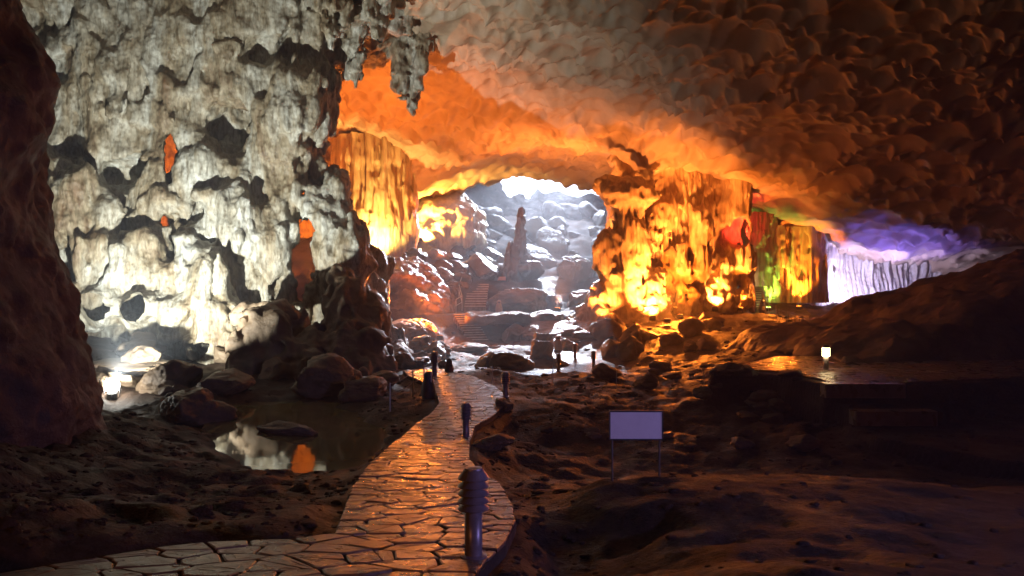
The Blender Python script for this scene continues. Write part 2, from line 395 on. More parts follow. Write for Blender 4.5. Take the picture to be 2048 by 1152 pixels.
NC, NR = 640, 560
u = np.linspace(-1.0, 1.0, NC); yy = np.r_[np.linspace(-10, 2.4, 14), np.geomspace(2.8, 128, NR)]
wid = np.maximum(yy, 14)
GX = u[None, :]*wid[:, None]; GY = np.repeat(yy[:, None], NC, 1)
GZ = ground_z(GX, GY)
floor = link('ground', quads('ground', np.stack([GX, GY, GZ], -1).reshape(-1, 3), gridquads(len(yy), NC)), M['floor'])
tag(floor, 'wet brown muddy cave floor with rubble and hollows', 'ground', kind='structure')
print('ground', time.time()-T0)

# ------------------------------------------------------------------ cave ceiling
def ceil_base(x, y):
    z = 10.6 - 0.215*x - 0.155*(y-72)
    z = z - 0.0016*np.clip(x, 0, 99)**2*sstep(70, 20, y)*0.4
    z = np.where(x < -6, z-0.05*(x+6)*-1.0*0.0, z)
    z = z + 0.9*np.clip((66-y)/30, 0, 1)*sstep(30, 5, np.abs(x-2))
    # rim of the back chamber
    z = z + 1.3*perlin(x, y, 0.0, 14, 41) + 0.45*perlin(x, y, 0.0, 6, 43)
    # the roof comes down in a shallow lip across the hall
    yr = 60 - 0.05*x + 2.0*perlin(x, 0.0, 0.0, 9, 47)
    z = z - 0.7*np.exp(-((y-yr)/3.0)**2)*sstep(-6, 2, x)
    rim = sstep(60, 80, y)
    z = z + rim*np.interp(x, [-30, -14, -9.7, -3.2, 0.8, 3.8, 7.8, 10, 14, 22], [0, -1.5, -2.2, 0.5, 2.1, 2.6, 2.9, 2.6, 1.4, 0])
    return z
s = np.concatenate([np.linspace(3.2, 0.62, 60)[:-1], np.linspace(0.62, 0.075, 560)])
YB = 22.0/(s+0.155)
YB = YB[YB < 83.5]
NCc = 640
u = np.linspace(-0.95, 0.95, NCc)
CX = u[None, :]*np.maximum(YB, 30)[:, None]; CY = np.repeat(YB[:, None], NCc, 1)
def ceil_z(x, y):
    z0 = ceil_base(x, y)
    wx = x + 0.35*perlin(x, y, 0, 2.1, 51) + 0.25*y; wy = y*0.86 + 0.35*perlin(x, y, 5, 2.1, 53)
    big = sstep(0.0, 22, x + 8*perlin(x, y, 0, 12, 57))
    p1 = pockets(wx, wy, 0.98, 0.95, 3); p2 = pockets(wx*0.93+3, wy, 1.9, 0.6, 9)
    p3 = pockets(wx+11, wy+4, 0.6, 0.8, 15)
    calm = sstep(-0.35, 0.15, perlin(x, y, 0, 9, 61))
    bg2 = np.clip(big+0.9*perlin(x, y, 3, 5.0, 63), 0, 1)
    p = np.maximum(p1*0.9-0.15*bg2, p2*(0.5+0.5*bg2)-0.25*(1-bg2)) 
    p = np.maximum(p, p3*0.8-0.22)
    return z0 + p*(0.5+0.5*calm)*2.3 + 0.05*fbm(x, y, 9, 1.2, 3, 66)
CZ = ceil_z(CX, CY)
V = np.stack([CX, CY, CZ], -1)
# push the cusps sideways a little so the hollows overhang like flow scallops
V[..., 0] += 0.35*(CZ-ceil_base(CX, CY)); V[..., 1] -= 0.25*(CZ-ceil_base(CX, CY))
# turn the far edge upwards into the back chamber
rows = [V.reshape(-1, 3)]
lastr = V[-1]
edge_n = 14
ext = []
for k in range(1, edge_n):
    t = k/(edge_n-1)
    e = lastr.copy(); e[:, 1] += 1.0*t + 0.6*perlin(e[:, 0], t*4.0, 0, 1.6, 71)*t + 5*t*t; e[:, 2] += 14*t*t - 0.25*np.abs(perlin(e[:, 0], 0, 0, 0.5, 75))*(t < 0.1)
    ext.append(e)
V = np.concatenate([V, np.stack(ext)], 0)
ceiling = link('cave_ceiling', quads('cave_ceiling', V.reshape(-1, 3), gridquads(V.shape[0], NCc)), M['ceiling'])
tag(ceiling, 'scalloped limestone cave roof sloping down to the right', 'ceiling', kind='structure')
print('ceiling', time.time()-T0)

# ------------------------------------------------------------------ back chamber: roof and far walls, the sky hole
def sheet(name, P0, P1, z0, z1, nu, nv, disp, mat, lean=0.0):
    """upright rock sheet between two plan points, relief pushed towards the eye side"""
    a, b = np.array(P0, float), np.array(P1, float); t = (b-a); ln = np.linalg.norm(t); t /= ln
    n = np.array([t[1], -t[0]])
    uu = np.linspace(0, ln, nu)[None, :]; zz = np.linspace(z0, z1, nv)[:, None]
    uu, zz = np.broadcast_arrays(uu, zz)
    x = a[0]+t[0]*uu; y = a[1]+t[1]*uu
    d = disp(uu, zz, x, y) + lean*(zz-z0)
    V = np.stack([x+n[0]*d, y+n[1]*d, zz], -1)
    return link(name, quads(name, V.reshape(-1, 3), gridquads(nv, nu)), mat)
def d_rough(u_, z_, x, y): return 1.6*fbm(x, y, z_, 7, 4, 81) + 0.4*np.abs(perlin(x, y, z_, 1.3, 85))
bw = sheet('cave_wall_back_left', (-52, 60), (-13, 76), -4, 19, 300, 170, d_rough, M['flow'])
tag(bw, 'rough limestone wall behind the great column', 'cave wall', kind='structure')
def d_curt(u_, z_, x, y):
    fl = perlin(u_, 0, z_*0.06, 0.55, 91)
    fl2 = perlin(u_, 0, z_*0.1, 0.22, 93)
    return 1.2*fbm(x, 0, z_, 8, 3, 95) + 0.55*np.abs(fl) + 0.15*fl2 + 0.08*perlin(u_, z_, 0, 0.3, 97)
cw = sheet('cave_wall_right', (21, 73.5), (58, 79), -4, 10, 560, 150, d_curt, M['palecurtain'])
tag(cw, 'pale fluted flowstone wall under the low roof, lit violet white', 'cave wall', kind='structure')
def d_far(u_, z_, x, y): return 3.0*fbm(x, y, z_, 9, 5, 101) + 0.8*np.abs(perlin(x, y, z_, 2.0, 105))
fu = np.linspace(-46, 52, 300)[None, :]; fv = np.linspace(0, 1, 110)[:, None]; fu, fv = np.broadcast_arrays(fu, fv)
ftop = np.interp(fu, [-46, -4, 1, 4.5, 10, 15, 19, 52], [19, 18, 16.5, 13.2, 12.3, 12.6, 16, 19]) + 0.7*perlin(fu, 0, 0, 2.5, 109)
fz = ftop*fv; fx = fu+0*fz; fy = 113 + 0.35*fz
fd = d_far(fx, fz, fx, fy)
fw = link('cave_wall_far', quads('cave_wall_far', np.stack([fx, fy-fd, fz], -1).reshape(-1, 3), gridquads(110, 300)), M['wetrock'])
tag(fw, 'blue grey rubble wall at the far end of the back chamber', 'cave wall', kind='structure')
# sky seen through the high opening of the back chamber
sk = polyme('sky', [(-30, 120, 11), (48, 120, 11), (48, 112, 34), (-30, 112, 34)], [[0, 1, 2, 3]])
sky = link('sky', sk, plain('overcast_sky', (0.8, 0.85, 1.0), 1.0, emit=(0.72, 0.80, 1.0), strength=2.6), None)
tag(sky, 'blinding white sky in the high opening at the back', 'sky', kind='structure')
print('walls', time.time()-T0)

# ------------------------------------------------------------------ near dark wall at the left
def lathe_rock(name, cx, cy, prof, nz, na, detail, mat, a0=0, a1=2*math.pi):
    zz = np.linspace(prof[0][0], prof[-1][0], nz)
    rr = np.interp(zz, [p[0] for p in prof], [p[1] for p in prof])
    aa = np.linspace(a0, a1, na, endpoint=abs(a1-a0) < 6.28)
    A, Z = np.meshgrid(aa, zz); Rr = np.repeat(rr[:, None], na, 1)
    X = cx+Rr*np.cos(A); Y = cy+Rr*np.sin(A)
    dd = detail(X, Y, Z, A, Rr)
    X = cx+(Rr+dd)*np.cos(A); Y = cy+(Rr+dd)*np.sin(A)
    return link(name, quads(name, np.stack([X, Y, Z], -1).reshape(-1, 3), gridquads(nz, na, wrap=abs(a1-a0) >= 6.28)), mat)
dw, cxw = 17.0, -17.5
def edge_r(px, py):
    """height and radius at which a round wall about (cxw, dw) is touched by the sight line"""
    t = (px-1024)/F; cs = 1/math.sqrt(1+t*t); sn = t*cs
    return ((HOR-py)/F*(dw*cs+cxw*sn)*cs, (t*dw-cxw)*cs+0.12)
prof = [edge_r(*p) for p in [(228,960),(215,860),(195,790),(172,700),(150,640),(112,520),(92,420),(92,330),(80,200),(45,0),(20,-120),(0,-300)]]
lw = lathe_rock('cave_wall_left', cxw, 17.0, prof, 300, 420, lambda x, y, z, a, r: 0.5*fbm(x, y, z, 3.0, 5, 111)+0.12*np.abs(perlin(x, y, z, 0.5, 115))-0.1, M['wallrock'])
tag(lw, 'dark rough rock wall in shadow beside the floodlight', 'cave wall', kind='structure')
print('left wall', time.time()-T0)

# ------------------------------------------------------------------ the great limestone column
D = 47.0
ed = np.array([(-120,815),(0,800),(55,790),(85,705),(130,648),(240,634),(280,622),(330,634),(370,662),(400,693),(470,697),(530,735),(600,750),(680,765),(760,790)], float)
ez = (HOR-ed[:, 0])/F*D; ex = (ed[:, 1]-1024)/F*D
def col_base(X, Y, Z):
    zr = Z[0, 0, :]
    xr = np.interp(-zr, -ez, ex)[None, None, :]-0.3
    xl = -29.5
    xc = (xr+xl)/2; axx = (xr-xl)/2
    yc = 48.6; ay = 4.6 + 0.5*np.exp(-((zr-2)/4)**2)[None, None, :]
    k = (np.abs((X-xc)/axx)**5.0 + np.abs((Y-yc)/ay)**5.0)**(1/5.0)
    f = (k-1)*ay
    def sub(f, px, py, d, rx, ry, rz, k=0.5):
        c = ray(px, py, d); return smax(f, -ell(X, Y, Z, c, (rx, ry, rz)), k)
    f = sub(f, 458, 245, 43.6, 1.6, 3.6, 2.0)       # dark hollow
    f = sub(f, 560, 95, 43.5, 2.8, 2.2, 0.9)
    f = sub(f, 405, 420, 43.8, 0.7, 1.6, 0.9, 0.3)
    f = sub(f, 250, 345, 44, 1.9, 2.0, 0.9)
    f = sub(f, 345, 370, 44, 0.8, 2.2, 2.4, 0.4)
    f = sub(f, 335, 510, 43.2, 1.0, 2.8, 1.9, 0.4)
    f = sub(f, 395, 650, 42.6, 1.1, 3.2, 1.1, 0.4)
    f = sub(f, 140, 310, 44, 1.6, 1.5, 0.8)
    f = sub(f, 640, 450, 46, 0.5, 2.5, 1.4, 0.3)
    # flowstone lobes low on the left side
    for px, py, d, a, b, c in [(165,420,43.4,2.0,1.5,2.0),(250,500,42.8,1.7,1.4,1.0),(200,560,42.4,1.6,1.4,1.1),(310,545,42.6,1.2,1.2,0.9),(410,560,42.5,1.7,1.3,2.2),(190,610,41.8,1.5,1.3,1.2),(330,620,41.8,1.4,1.2,0.8),(530,480,43.9,1.8,0.9,3.0),(470,430,43.2,1.4,1.0,1.6),(598,230,44.6,1.3,1.0,2.6),(445,655,41.6,1.0,1.0,1.5),(688,550,44.6,1.3,1.4,3.0),(655,440,45.0,1.2,1.3,2.6)]:
        f = smin(f, ell(X, Y, Z, ray(px, py, d), (a, b, c)), 0.5)
    return f
def col_det(X, Y, Z):
    n = -0.75*fbm(X, Y, Z*0.7, 3.4, 2, 121)
    zz = Z + 2.4*perlin(X, Y, Z*0.4, 3.0, 125) + 0.8*perlin(X, Y, Z, 1.1, 126)
    saw = zz/2.6 - np.floor(zz/2.6)
    msk = sstep(0.0, 0.3, perlin(X, Y, Z, 3.4, 127))
    n += -0.5*msk*(saw*(1-sstep(0.75, 1.0, saw)))*sstep(-40, -20, X)
    n += -0.55*np.abs(perlin(X, Y, Z*0.09, 0.85, 129))*sstep(-0.4, 0.2, perlin(X, Y, Z*0.6, 3.0, 131)) - 0.30*fbm(X, Y, Z*0.7, 1.3, 2, 133)
    n += 0.45*sstep(0.22, 0.5, perlin(X, Y, Z*0.55, 1.5, 135))
    return n
def col_carve(f, X, Y, Z):
    # clear holes that let the orange hall show
    for px, py, rx, rz in [(342,296,0.40,0.95),(336,330,0.22,0.5),(328,440,0.30,0.42),(606,530,0.66,1.9),(612,470,0.55,0.9),(606,385,0.16,0.25)]:
        ux, uz = (px-1024)/F, (HOR-py)/F
        xx = X-ux*Y; zz = Z-uz*Y
        m = (np.abs(xx) < rx*6) & (np.abs(zz) < rz*6)
        x_, y_, z_ = X[m], Y[m], Z[m]
        wob = (1+0.16*np.clip(y_-44.2, 0, 99))*(1+0.5*perlin(x_, 0*y_, z_, 0.7, 141)+0.25*perlin(x_, 0*y_, z_, 0.3, 142))
        f[m] = smax(f[m], -(np.sqrt((xx[m]/rx)**2+(zz[m]/rz)**2)-wob)*min(rx, rz), 0.10)
    return f
def col_fine(x, y, z): return 0.12*fbm(x, y, z*0.5, 0.5, 2, 137)+0.06*perlin(x, y, z*0.7, 0.17, 139)+0.16*np.abs(perlin(x, y, z*0.10, 0.33, 143))*sstep(-0.2, 0.2, perlin(x, y, z*0.5, 2.5, 145))
gc = sdf_obj('limestone_column', (-30.5, 40.3, -5.6), (-4.5, 54.6, 21.0), 0.145, col_base, col_det, 1.9, M['column'], col_fine, carve=col_carve)
tag(gc, 'massive pale pitted limestone column pierced by small holes, lit white', 'rock column')
print('column', time.time()-T0, len(gc.data.polygons))

# ------------------------------------------------------------------ boulders
def cube_sphere(n):
    t = np.linspace(-1, 1, n+1); t = np.tan(t*math.pi/4)
    a, b = np.meshgrid(t, t, indexing='ij'); o = np.ones_like(a)
    Vs, Qs, off = [], [], 0
    for P in [(o, a, b), (-o, b, a), (b, o, a), (a, -o, b), (a, b, o), (b, a, -o)]:
        v = np.stack(P, -1).reshape(-1, 3); Vs.append(v); Qs.append(gridquads(n+1, n+1)+off); off += len(v)
    V = np.concatenate(Vs); V /= np.linalg.norm(V, axis=1)[:, None]
    key = np.round(V*1e5).astype(np.int64); _, first, inv = np.unique(key, axis=0, return_index=True, return_inverse=True)
    return V[first], inv.reshape(-1)[np.concatenate(Qs)]
def rock_mesh(seed, n=20, facets=14, sharp=0.5, nz=0.22):
    V, Q = cube_sphere(n)
    r = np.random.default_rng(seed)
    pn = r.normal(size=(facets, 3)); pn /= np.linalg.norm(pn, axis=1)[:, None]
    off = r.uniform(0.48, 0.98, facets)
    c = V@pn.T
    rad = np.min(np.where(c > 0.08, off/np.maximum(c, 0.08), 9), axis=1); rad = np.minimum(rad, 1.15)
    rad = rad*sharp + 0.85*(1-sharp)
    P = V*rad[:, None]
    q = P + seed*3.1
    rad2 = nz*fbm(q[:, 0], q[:, 1], q[:, 2], 0.9, 4, 151) + 0.03*perlin(q[:, 0], q[:, 1], q[:, 2], 0.12, 155)
    P = P*(1+rad2)[:, None]
    return quads('boulder', P, Q)
ROCKS = {}
def rock_shape(seed, n, mat, sharp=0.65):
    k = (seed, n, mat)
    if k not in ROCKS:
        me = rock_mesh(seed, n, facets=10 if mat == 'wetrock' else 14, sharp=0.95 if mat == 'wetrock' else 0.75, nz=0.10 if mat == 'wetrock' else 0.22); me.materials.append(M[mat]); me.polygons.foreach_set('use_smooth', np.ones(len(me.polygons), bool)); ROCKS[k] = me
    return ROCKS[k]
def boulder(px, py, wpx, hpx, label, group=None, seed=1, mat='boulder', n=20, rz=None, depth=1.0, tilt=0.0, at=None, name='boulder', sink=0.25):
    """a rock whose foot stands on the ground at the pixel, sized by its width and height there"""
    c = hit(px, py) if at is None else np.array(at, float)
    wm, hm = wpx/F*c[1], hpx/F*c[1]
    o = bpy.data.objects.new(name, rock_shape(seed, n, mat)); COL.objects.link(o)
    o.scale = (wm/1.7, wm/1.7*depth, hm/1.5/(1-0.5*sink))
    o.location = (c[0], c[1]+wm*0.25*depth, c[2]+hm*(0.5-sink*0.6))
    o.rotation_euler = (0, R(tilt), random.uniform(-0.4, 0.4) if rz is None else rz)
    tag(o, label, 'boulder', group); return o


# huge leaning boulder at the right
def wedge(X, Y, Z):
    top = (Z-(-4.5+(X-11.0)*0.32+0.8*sstep(11.0, 13.0, X)-0.02*np.clip(X-19, 0, 99)**1.5))*0.94
    f = smax(top, (29.6+0.25*np.abs(X-13)+0.75*(Z+3.2)-Y)*0.8, 0.5)
    f = smax(f, 11.2-X+0.25*(Z+3.0), 0.6); f = smax(f, Y-45, 0.5); f = smax(f, X-34, 0.5)
    return f
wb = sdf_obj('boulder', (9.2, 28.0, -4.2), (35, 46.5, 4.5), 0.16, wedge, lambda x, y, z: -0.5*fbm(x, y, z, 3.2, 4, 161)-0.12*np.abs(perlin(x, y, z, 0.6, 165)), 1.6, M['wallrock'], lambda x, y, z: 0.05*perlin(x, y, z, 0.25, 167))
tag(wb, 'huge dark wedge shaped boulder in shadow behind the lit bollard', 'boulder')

# ------------------------------------------------------------------ fluted relief shared by the flowstone formations
def flutes(X, Y, Z, a=0.35, s=0.6, seed=171):
    return -a*np.abs(perlin(X, Y, Z*0.07, s, seed)) - a*0.4*np.abs(perlin(X, Y, Z*0.12, s*0.42, seed+4)) 
def lumps(X, Y, Z, a=0.5, s=0.8, seed=181):
    return a*(worley3(X+0.3*perlin(X, Y, Z, 1.1, seed), Y, Z*0.8, s, seed)-0.45)
def cap(X, Y, Z, a, b, r0, r1):
    a = np.array(a, float); b = np.array(b, float); e = b-a
    t = np.clip(((X-a[0])*e[0]+(Y-a[1])*e[1]+(Z-a[2])*e[2])/(e@e), 0, 1)
    return np.sqrt((X-a[0]-t*e[0])**2+(Y-a[1]-t*e[1])**2+(Z-a[2]-t*e[2])**2)-(r0+(r1-r0)*t)

# central floodlit formation
def cf_base(X, Y, Z):
    w1 = (62.3 + 0.12*(X-9) + 0.9*np.sin(X*0.9) - Y)                # curtain wall behind
    f = smax(w1, Y-68.5, 0.4); f = smax(f, 8.2-X, 0.6); f = smax(f, X-18.6, 0.6)
    f = smax(f, -(ell(X, Y, Z, ray(1455, 480, 63), (1.1, 1.6, 1.4))), 0.4)
    f = smax(f, -(ell(X, Y, Z, ray(1300, 470, 61.5), (0.7, 1.4, 1.6))), 0.4)
    f = smax(f, -(ell(X, Y, Z, ray(1345, 480, 61.8), (0.7, 1.2, 1.3))), 0.4)
    P = [((1262,600,60),(1258,400,60),1.25,1.0),((1310,520,61.5),(1320,420,61.5),0.55,0.75),((1395,600,62),(1400,430,62),0.55,0.5),((1365,620,61),(1362,500,61.5),0.7,0.4),
         ((1235,640,59),(1215,490,59.4),1.2,0.75),((1215,500,59.4),(1222,480,59.4),0.85,0.7),((1190,650,58.6),(1200,590,58.8),1.3,1.0),((1300,650,59),(1310,560,60),1.5,0.9),((1150,650,58),(1170,630,58.4),0.8,0.7),((1385,640,60.5),(1390,590,61),0.7,0.5),((1440,600,63),(1445,540,63.5),1.3,0.8),((1490,600,64),(1490,520,64.5),1.0,0.6)]
    for a, b, r0, r1 in P: f = smin(f, cap(X, Y, Z, ray(*a), ray(*b), r0, r1), 0.5)
    f = smin(f, ell(X, Y, Z, ray(1262, 388, 60), (2.15, 1.9, 1.25)), 0.35)      # overhanging block
    f = smin(f, ell(X, Y, Z, ray(1218, 372, 60), (0.85, 1.0, 0.75)), 0.3)
    f = smin(f, ell(X, Y, Z, ray(1255, 655, 60.2), (4.6, 2.6, 1.3)), 0.6)        # mound
    return f
def cf_det(X, Y, Z):
    up = sstep(-0.6, 1.6, Z+0.6*perlin(X, Y, Z, 2.0, 187)); blk = sstep(4.9, 5.6, Z)*sstep(12.5, 11.0, X)
    pit = 0.6*sstep(0.2, 0.45, perlin(X, Y*0.4, Z*0.4, 1.5, 197))*sstep(-1.5, 0.0, Z)*sstep(4.6, 3.4, Z)
    return pit + (up*(1-blk))*(flutes(X, Y, Z, 0.5, 0.42)-0.25*np.abs(perlin(X, Y, Z*0.05, 1.3, 198))) + (1-up*0.75)*(1-blk)*(lumps(X, Y, Z, 0.6, 0.75)+lumps(X, Y, Z, 0.3, 0.35, 199)) - 0.35*fbm(X, Y, Z, 2.0, 2, 191) + blk*0.25*fbm(X, Y, Z, 0.8, 2, 193)
cf = sdf_obj('flowstone_formation', (3.2, 55.5, -5.0), (19.5, 69.0, 10.4), 0.125, cf_base, cf_det, 1.5, M['flow'], lambda x, y, z: 0.05*perlin(x, y, z*0.3, 0.2, 195), carve=lambda f, X, Y, Z: smax(f, -ell(X, Y, Z, ray(1478, 466, 63.6), (0.85, 1.7, 1.35)), 0.2))
tag(cf, 'towering fluted flowstone formation with lumpy base, floodlit orange to yellow', 'flowstone')
print('formation', time.time()-T0, len(cf.data.polygons))

# curtain columns at the right of the hall
def col_obj(name, px, py0, py1, d, r0, r1, label, mat='flow', lump=0.0, seed=201, h=0.1):
    a, b = ray(px, py0, d), ray(px, py1, d); a[2] -= 0.6; b[2] += 0.6
    rm = max(r0, r1)+0.6
    o = sdf_obj(name, (a[0]-rm, d-rm, a[2]), (a[0]+rm, d+rm, b[2]), h, lambda X, Y, Z: cap(X, Y, Z, a, b, r0, r1),
                lambda X, Y, Z: flutes(X, Y, Z, 0.55, 0.5, seed)+lump*lumps(X, Y, Z, 0.5, 0.55, seed)-0.2*fbm(X, Y, Z, 1.2, 2, seed+5), 1.2, M[mat])
    tag(o, label, 'rock column'); return o
col_obj('rock_column', 1600, 592, 470, 71, 2.0, 1.7, 'fluted rock column with flame shaped orange light at its foot', seed=203)
col_obj('rock_column', 1545, 592, 465, 69.5, 0.55, 0.8, 'slender knobbly rock column lit green beside the steps', lump=0.8, seed=207, h=0.08)
col_obj('rock_column', 1515, 560, 440, 69, 0.9, 1.4, 'draped olive coloured rock column next to the red lit niche', seed=211)
col_obj('rock_column', 1640, 560, 470, 73, 0.9, 1.3, 'grey fluted column joining the violet white curtain wall', 'palecurtain', seed=213)

# drum of hanging flowstone on the left
def dr_base(X, Y, Z):
    c = ray(742, 480, 71)
    r = np.interp(Z[0, 0, :], [0.5, 2, 4.5, 7, 9.5, 13], [3.9, 3.6, 3.75, 3.5, 3.1, 3.0])[None, None, :]
    return (np.sqrt((X-c[0])**2+((Y-c[1]-0.5)/0.9)**2)-r)*0.95
dr = sdf_obj('flowstone_drum', (-17.6, 66, 0.8), (-6.8, 75.5, 12.6), 0.12, dr_base, lambda x, y, z: flutes(x, y, z, 0.7, 0.8, 221)-0.3*fbm(x, y, z, 2.2, 2, 223), 1.3, M['flow'], lambda x, y, z: 0.06*perlin(x, y, z*0.3, 0.22, 227))
tag(dr, 'broad drum of fluted yellow flowstone hanging from the roof', 'flowstone')
b0 = sdf_obj('rock_dome', (-13.5, 78, 1.5), (-2.0, 90, 9.9), 0.15, lambda X, Y, Z: smin(ell(X, Y, Z, ray(900, 470, 84.5), (3.7, 4.0, 4.6)), ell(X, Y, Z, ray(860, 480, 83), (2.4, 3.0, 4.0)), 0.8),
             lambda x, y, z: -0.5*fbm(x, y, z*1.3, 2.2, 3, 231)+flutes(x, y, z, 0.3, 0.9, 233), 1.4, M['flow'])
tag(b0, 'rounded dome of rock with yellow glare at its foot, beyond the flowstone drum', 'rock dome')
sg = sdf_obj('stalagmite', (-1.6, 71.5, -0.8), (2.6, 76.5, 7.2), 0.085, lambda X, Y, Z: smin(cap(X, Y, Z, ray(1040, 540, 74), ray(1042, 420, 74), 0.85, 0.28), smin(cap(X, Y, Z, ray(1030, 565, 73.6), ray(1030, 500, 73.8), 1.4, 0.6), cap(X, Y, Z, ray(1018, 560, 73.2), ray(1020, 490, 73.4), 0.8, 0.3), 0.3), 0.4),
             lambda x, y, z: lumps(x, y, z, 0.25, 0.5, 241)+flutes(x, y, z, 0.2, 0.4, 243)+0.05, 1.0, M['wetrock'])
tag(sg, 'tall slender dark stalagmite on a broad foot before the misty back chamber', 'stalagmite')

# stalactite clusters hanging beside the great column
def stal(name, px, d, py_tip, wpx, label, seed):
    r_ = np.random.default_rng(seed); wm = wpx/F*d; c = ray(px, py_tip, d)
    ztop = float(ceil_base(np.array(c[0]), np.array(d)))+1.2
    caps = []
    for k in range(9):
        x0 = c[0]+r_.uniform(-0.45, 0.45)*wm; y0 = d+r_.uniform(-0.4, 0.4)*wm; tip = c[2]+abs(x0-c[0])*1.3+r_.uniform(0, 1.6)
        caps.append(((x0, y0, ztop), (x0+r_.uniform(-.15, .15), y0, tip), r_.uniform(0.5, 0.9)*wm*0.35, 0.06*wm))
    caps.append(((c[0], d, ztop), (c[0], d, c[2]), wm*0.35, 0.08*wm))
    def bs(X, Y, Z):
        f = None
        for q in caps:
            g = cap(X, Y, Z, *q); f = g if f is None else smin(f, g, 0.25)
        return f
    o = sdf_obj(name, (c[0]-wm*0.9, d-wm*0.9, c[2]-0.4), (c[0]+wm*0.9, d+wm*0.9, ztop), 0.1, bs, lambda x, y, z: flutes(x, y, z, 0.3, 0.4, seed)-0.3*fbm(x, y, z, 0.8, 3, seed+3), 1.0, M['column'])
    tag(o, label, 'stalactite'); return o
stal('stalactite_cluster', 822, 51, 222, 66, 'ragged cluster of stalactites hanging from the roof right of the great column', 251)
stal('stalactite_cluster', 712, 46, 172, 34, 'small crooked stalactite hanging between great column and ragged cluster', 255)
stal('stalactite_cluster', 665, 43, 88, 70, 'pointed drapery of olive stalactites at the top of the great column', 257)
stal('stalactite_cluster', 760, 44, 70, 80, 'short thick stalactites where the great column meets the roof', 259)
print('stalactites', time.time()-T0)

mo = sdf_obj('wet_rock_slope', (-15.5, 58.0, -3.6), (-2.4, 71.0, 3.6), 0.12, lambda X, Y, Z: smin(ell(X, Y, Z, (-10.4, 66.5, -2.6), (5.6, 5.6, 4.6)), ell(X, Y, Z, (-7.6, 64.0, -3.0), (2.6, 4.0, 2.2)), 1.0),
             lambda x, y, z: -0.45*fbm(x, y, z*1.4, 1.8, 3, 261)+0.22*(worley3(x, y, z*1.6, 0.8, 263)-0.4), 1.4, M['wetbrown'], lambda x, y, z: 0.05*perlin(x, y, z, 0.22, 267))
tag(mo, 'wet brown rock slope glittering white left of the upper steps', 'rock slope')
le = sdf_obj('rock_ledge', (-4.2, 56.6, -3.9), (4.4, 62.4, -1.8), 0.1, lambda X, Y, Z: smax(smax(np.abs(Z+2.9)-0.42, np.abs(X-0.1)-3.6, 0.3), smax(57.9+0.25*np.sin(X*1.3)-Y, Y-62.2, 0.2), 0.3),
             lambda x, y, z: -0.22*fbm(x, y, z*1.6, 1.3, 3, 271)+0.05, 0.8, M['boulder'])
tag(le, 'thick rock ledge overhanging the dark hole beside the lower steps', 'rock ledge')
# ------------------------------------------------------------------ water
def water(name, P, z, label):
    m = bpy.data.materials.get('pond_water')
    if not m:
        m = bpy.data.materials.new('pond_water'); m.use_nodes = True; b = m.node_tree.nodes['Principled BSDF']
        b.inputs['Base Color'].default_value = (0.17, 0.16, 0.07, 1); b.inputs['Roughness'].default_value = 0.045; b.inputs['IOR'].default_value = 1.33
        b.inputs['Specular IOR Level'].default_value = 0.6
        N = m.node_tree.nodes; L = m.node_tree.links
        n = N.new('ShaderNodeTexNoise'); n.inputs['Scale'].default_value = 2.5; bp = N.new('ShaderNodeBump'); bp.inputs['Strength'].default_value = 0.04; bp.inputs['Distance'].default_value = 0.02
        g = N.new('ShaderNodeNewGeometry'); L.new(g.outputs['Position'], n.inputs['Vector']); L.new(n.outputs['Fac'], bp.inputs['Height']); L.new(bp.outputs[0], b.inputs['Normal'])
    o = link(name, polyme(name, [(x, y, z) for x, y in P], [list(range(len(P)))]), m, smooth=False)
    tag(o, label, 'pond', kind='structure'); return o
water('pond', [flat_pt(400, 25), flat_pt(440, 19.5), flat_pt(600, 18.3), flat_pt(760, 18.2), flat_pt(800, 22), flat_pt(800, 28), flat_pt(700, 33), flat_pt(450, 33)], -4.72, 'still olive green pond beside the flagstone path')
water('pool', [flat_pt(400, 43), flat_pt(540, 43), flat_pt(540, 50), flat_pt(400, 50)], -4.66, 'small bright pool at the foot of the great column')

for cx, cy, rx, ry, zp in PUD: water('puddle', [(cx+rx*1.1*math.cos(a*math.pi/8), cy+ry*1.1*math.sin(a*math.pi/8)) for a in range(16)], zp, 'small puddle in the mud left of the path reflecting the roof')
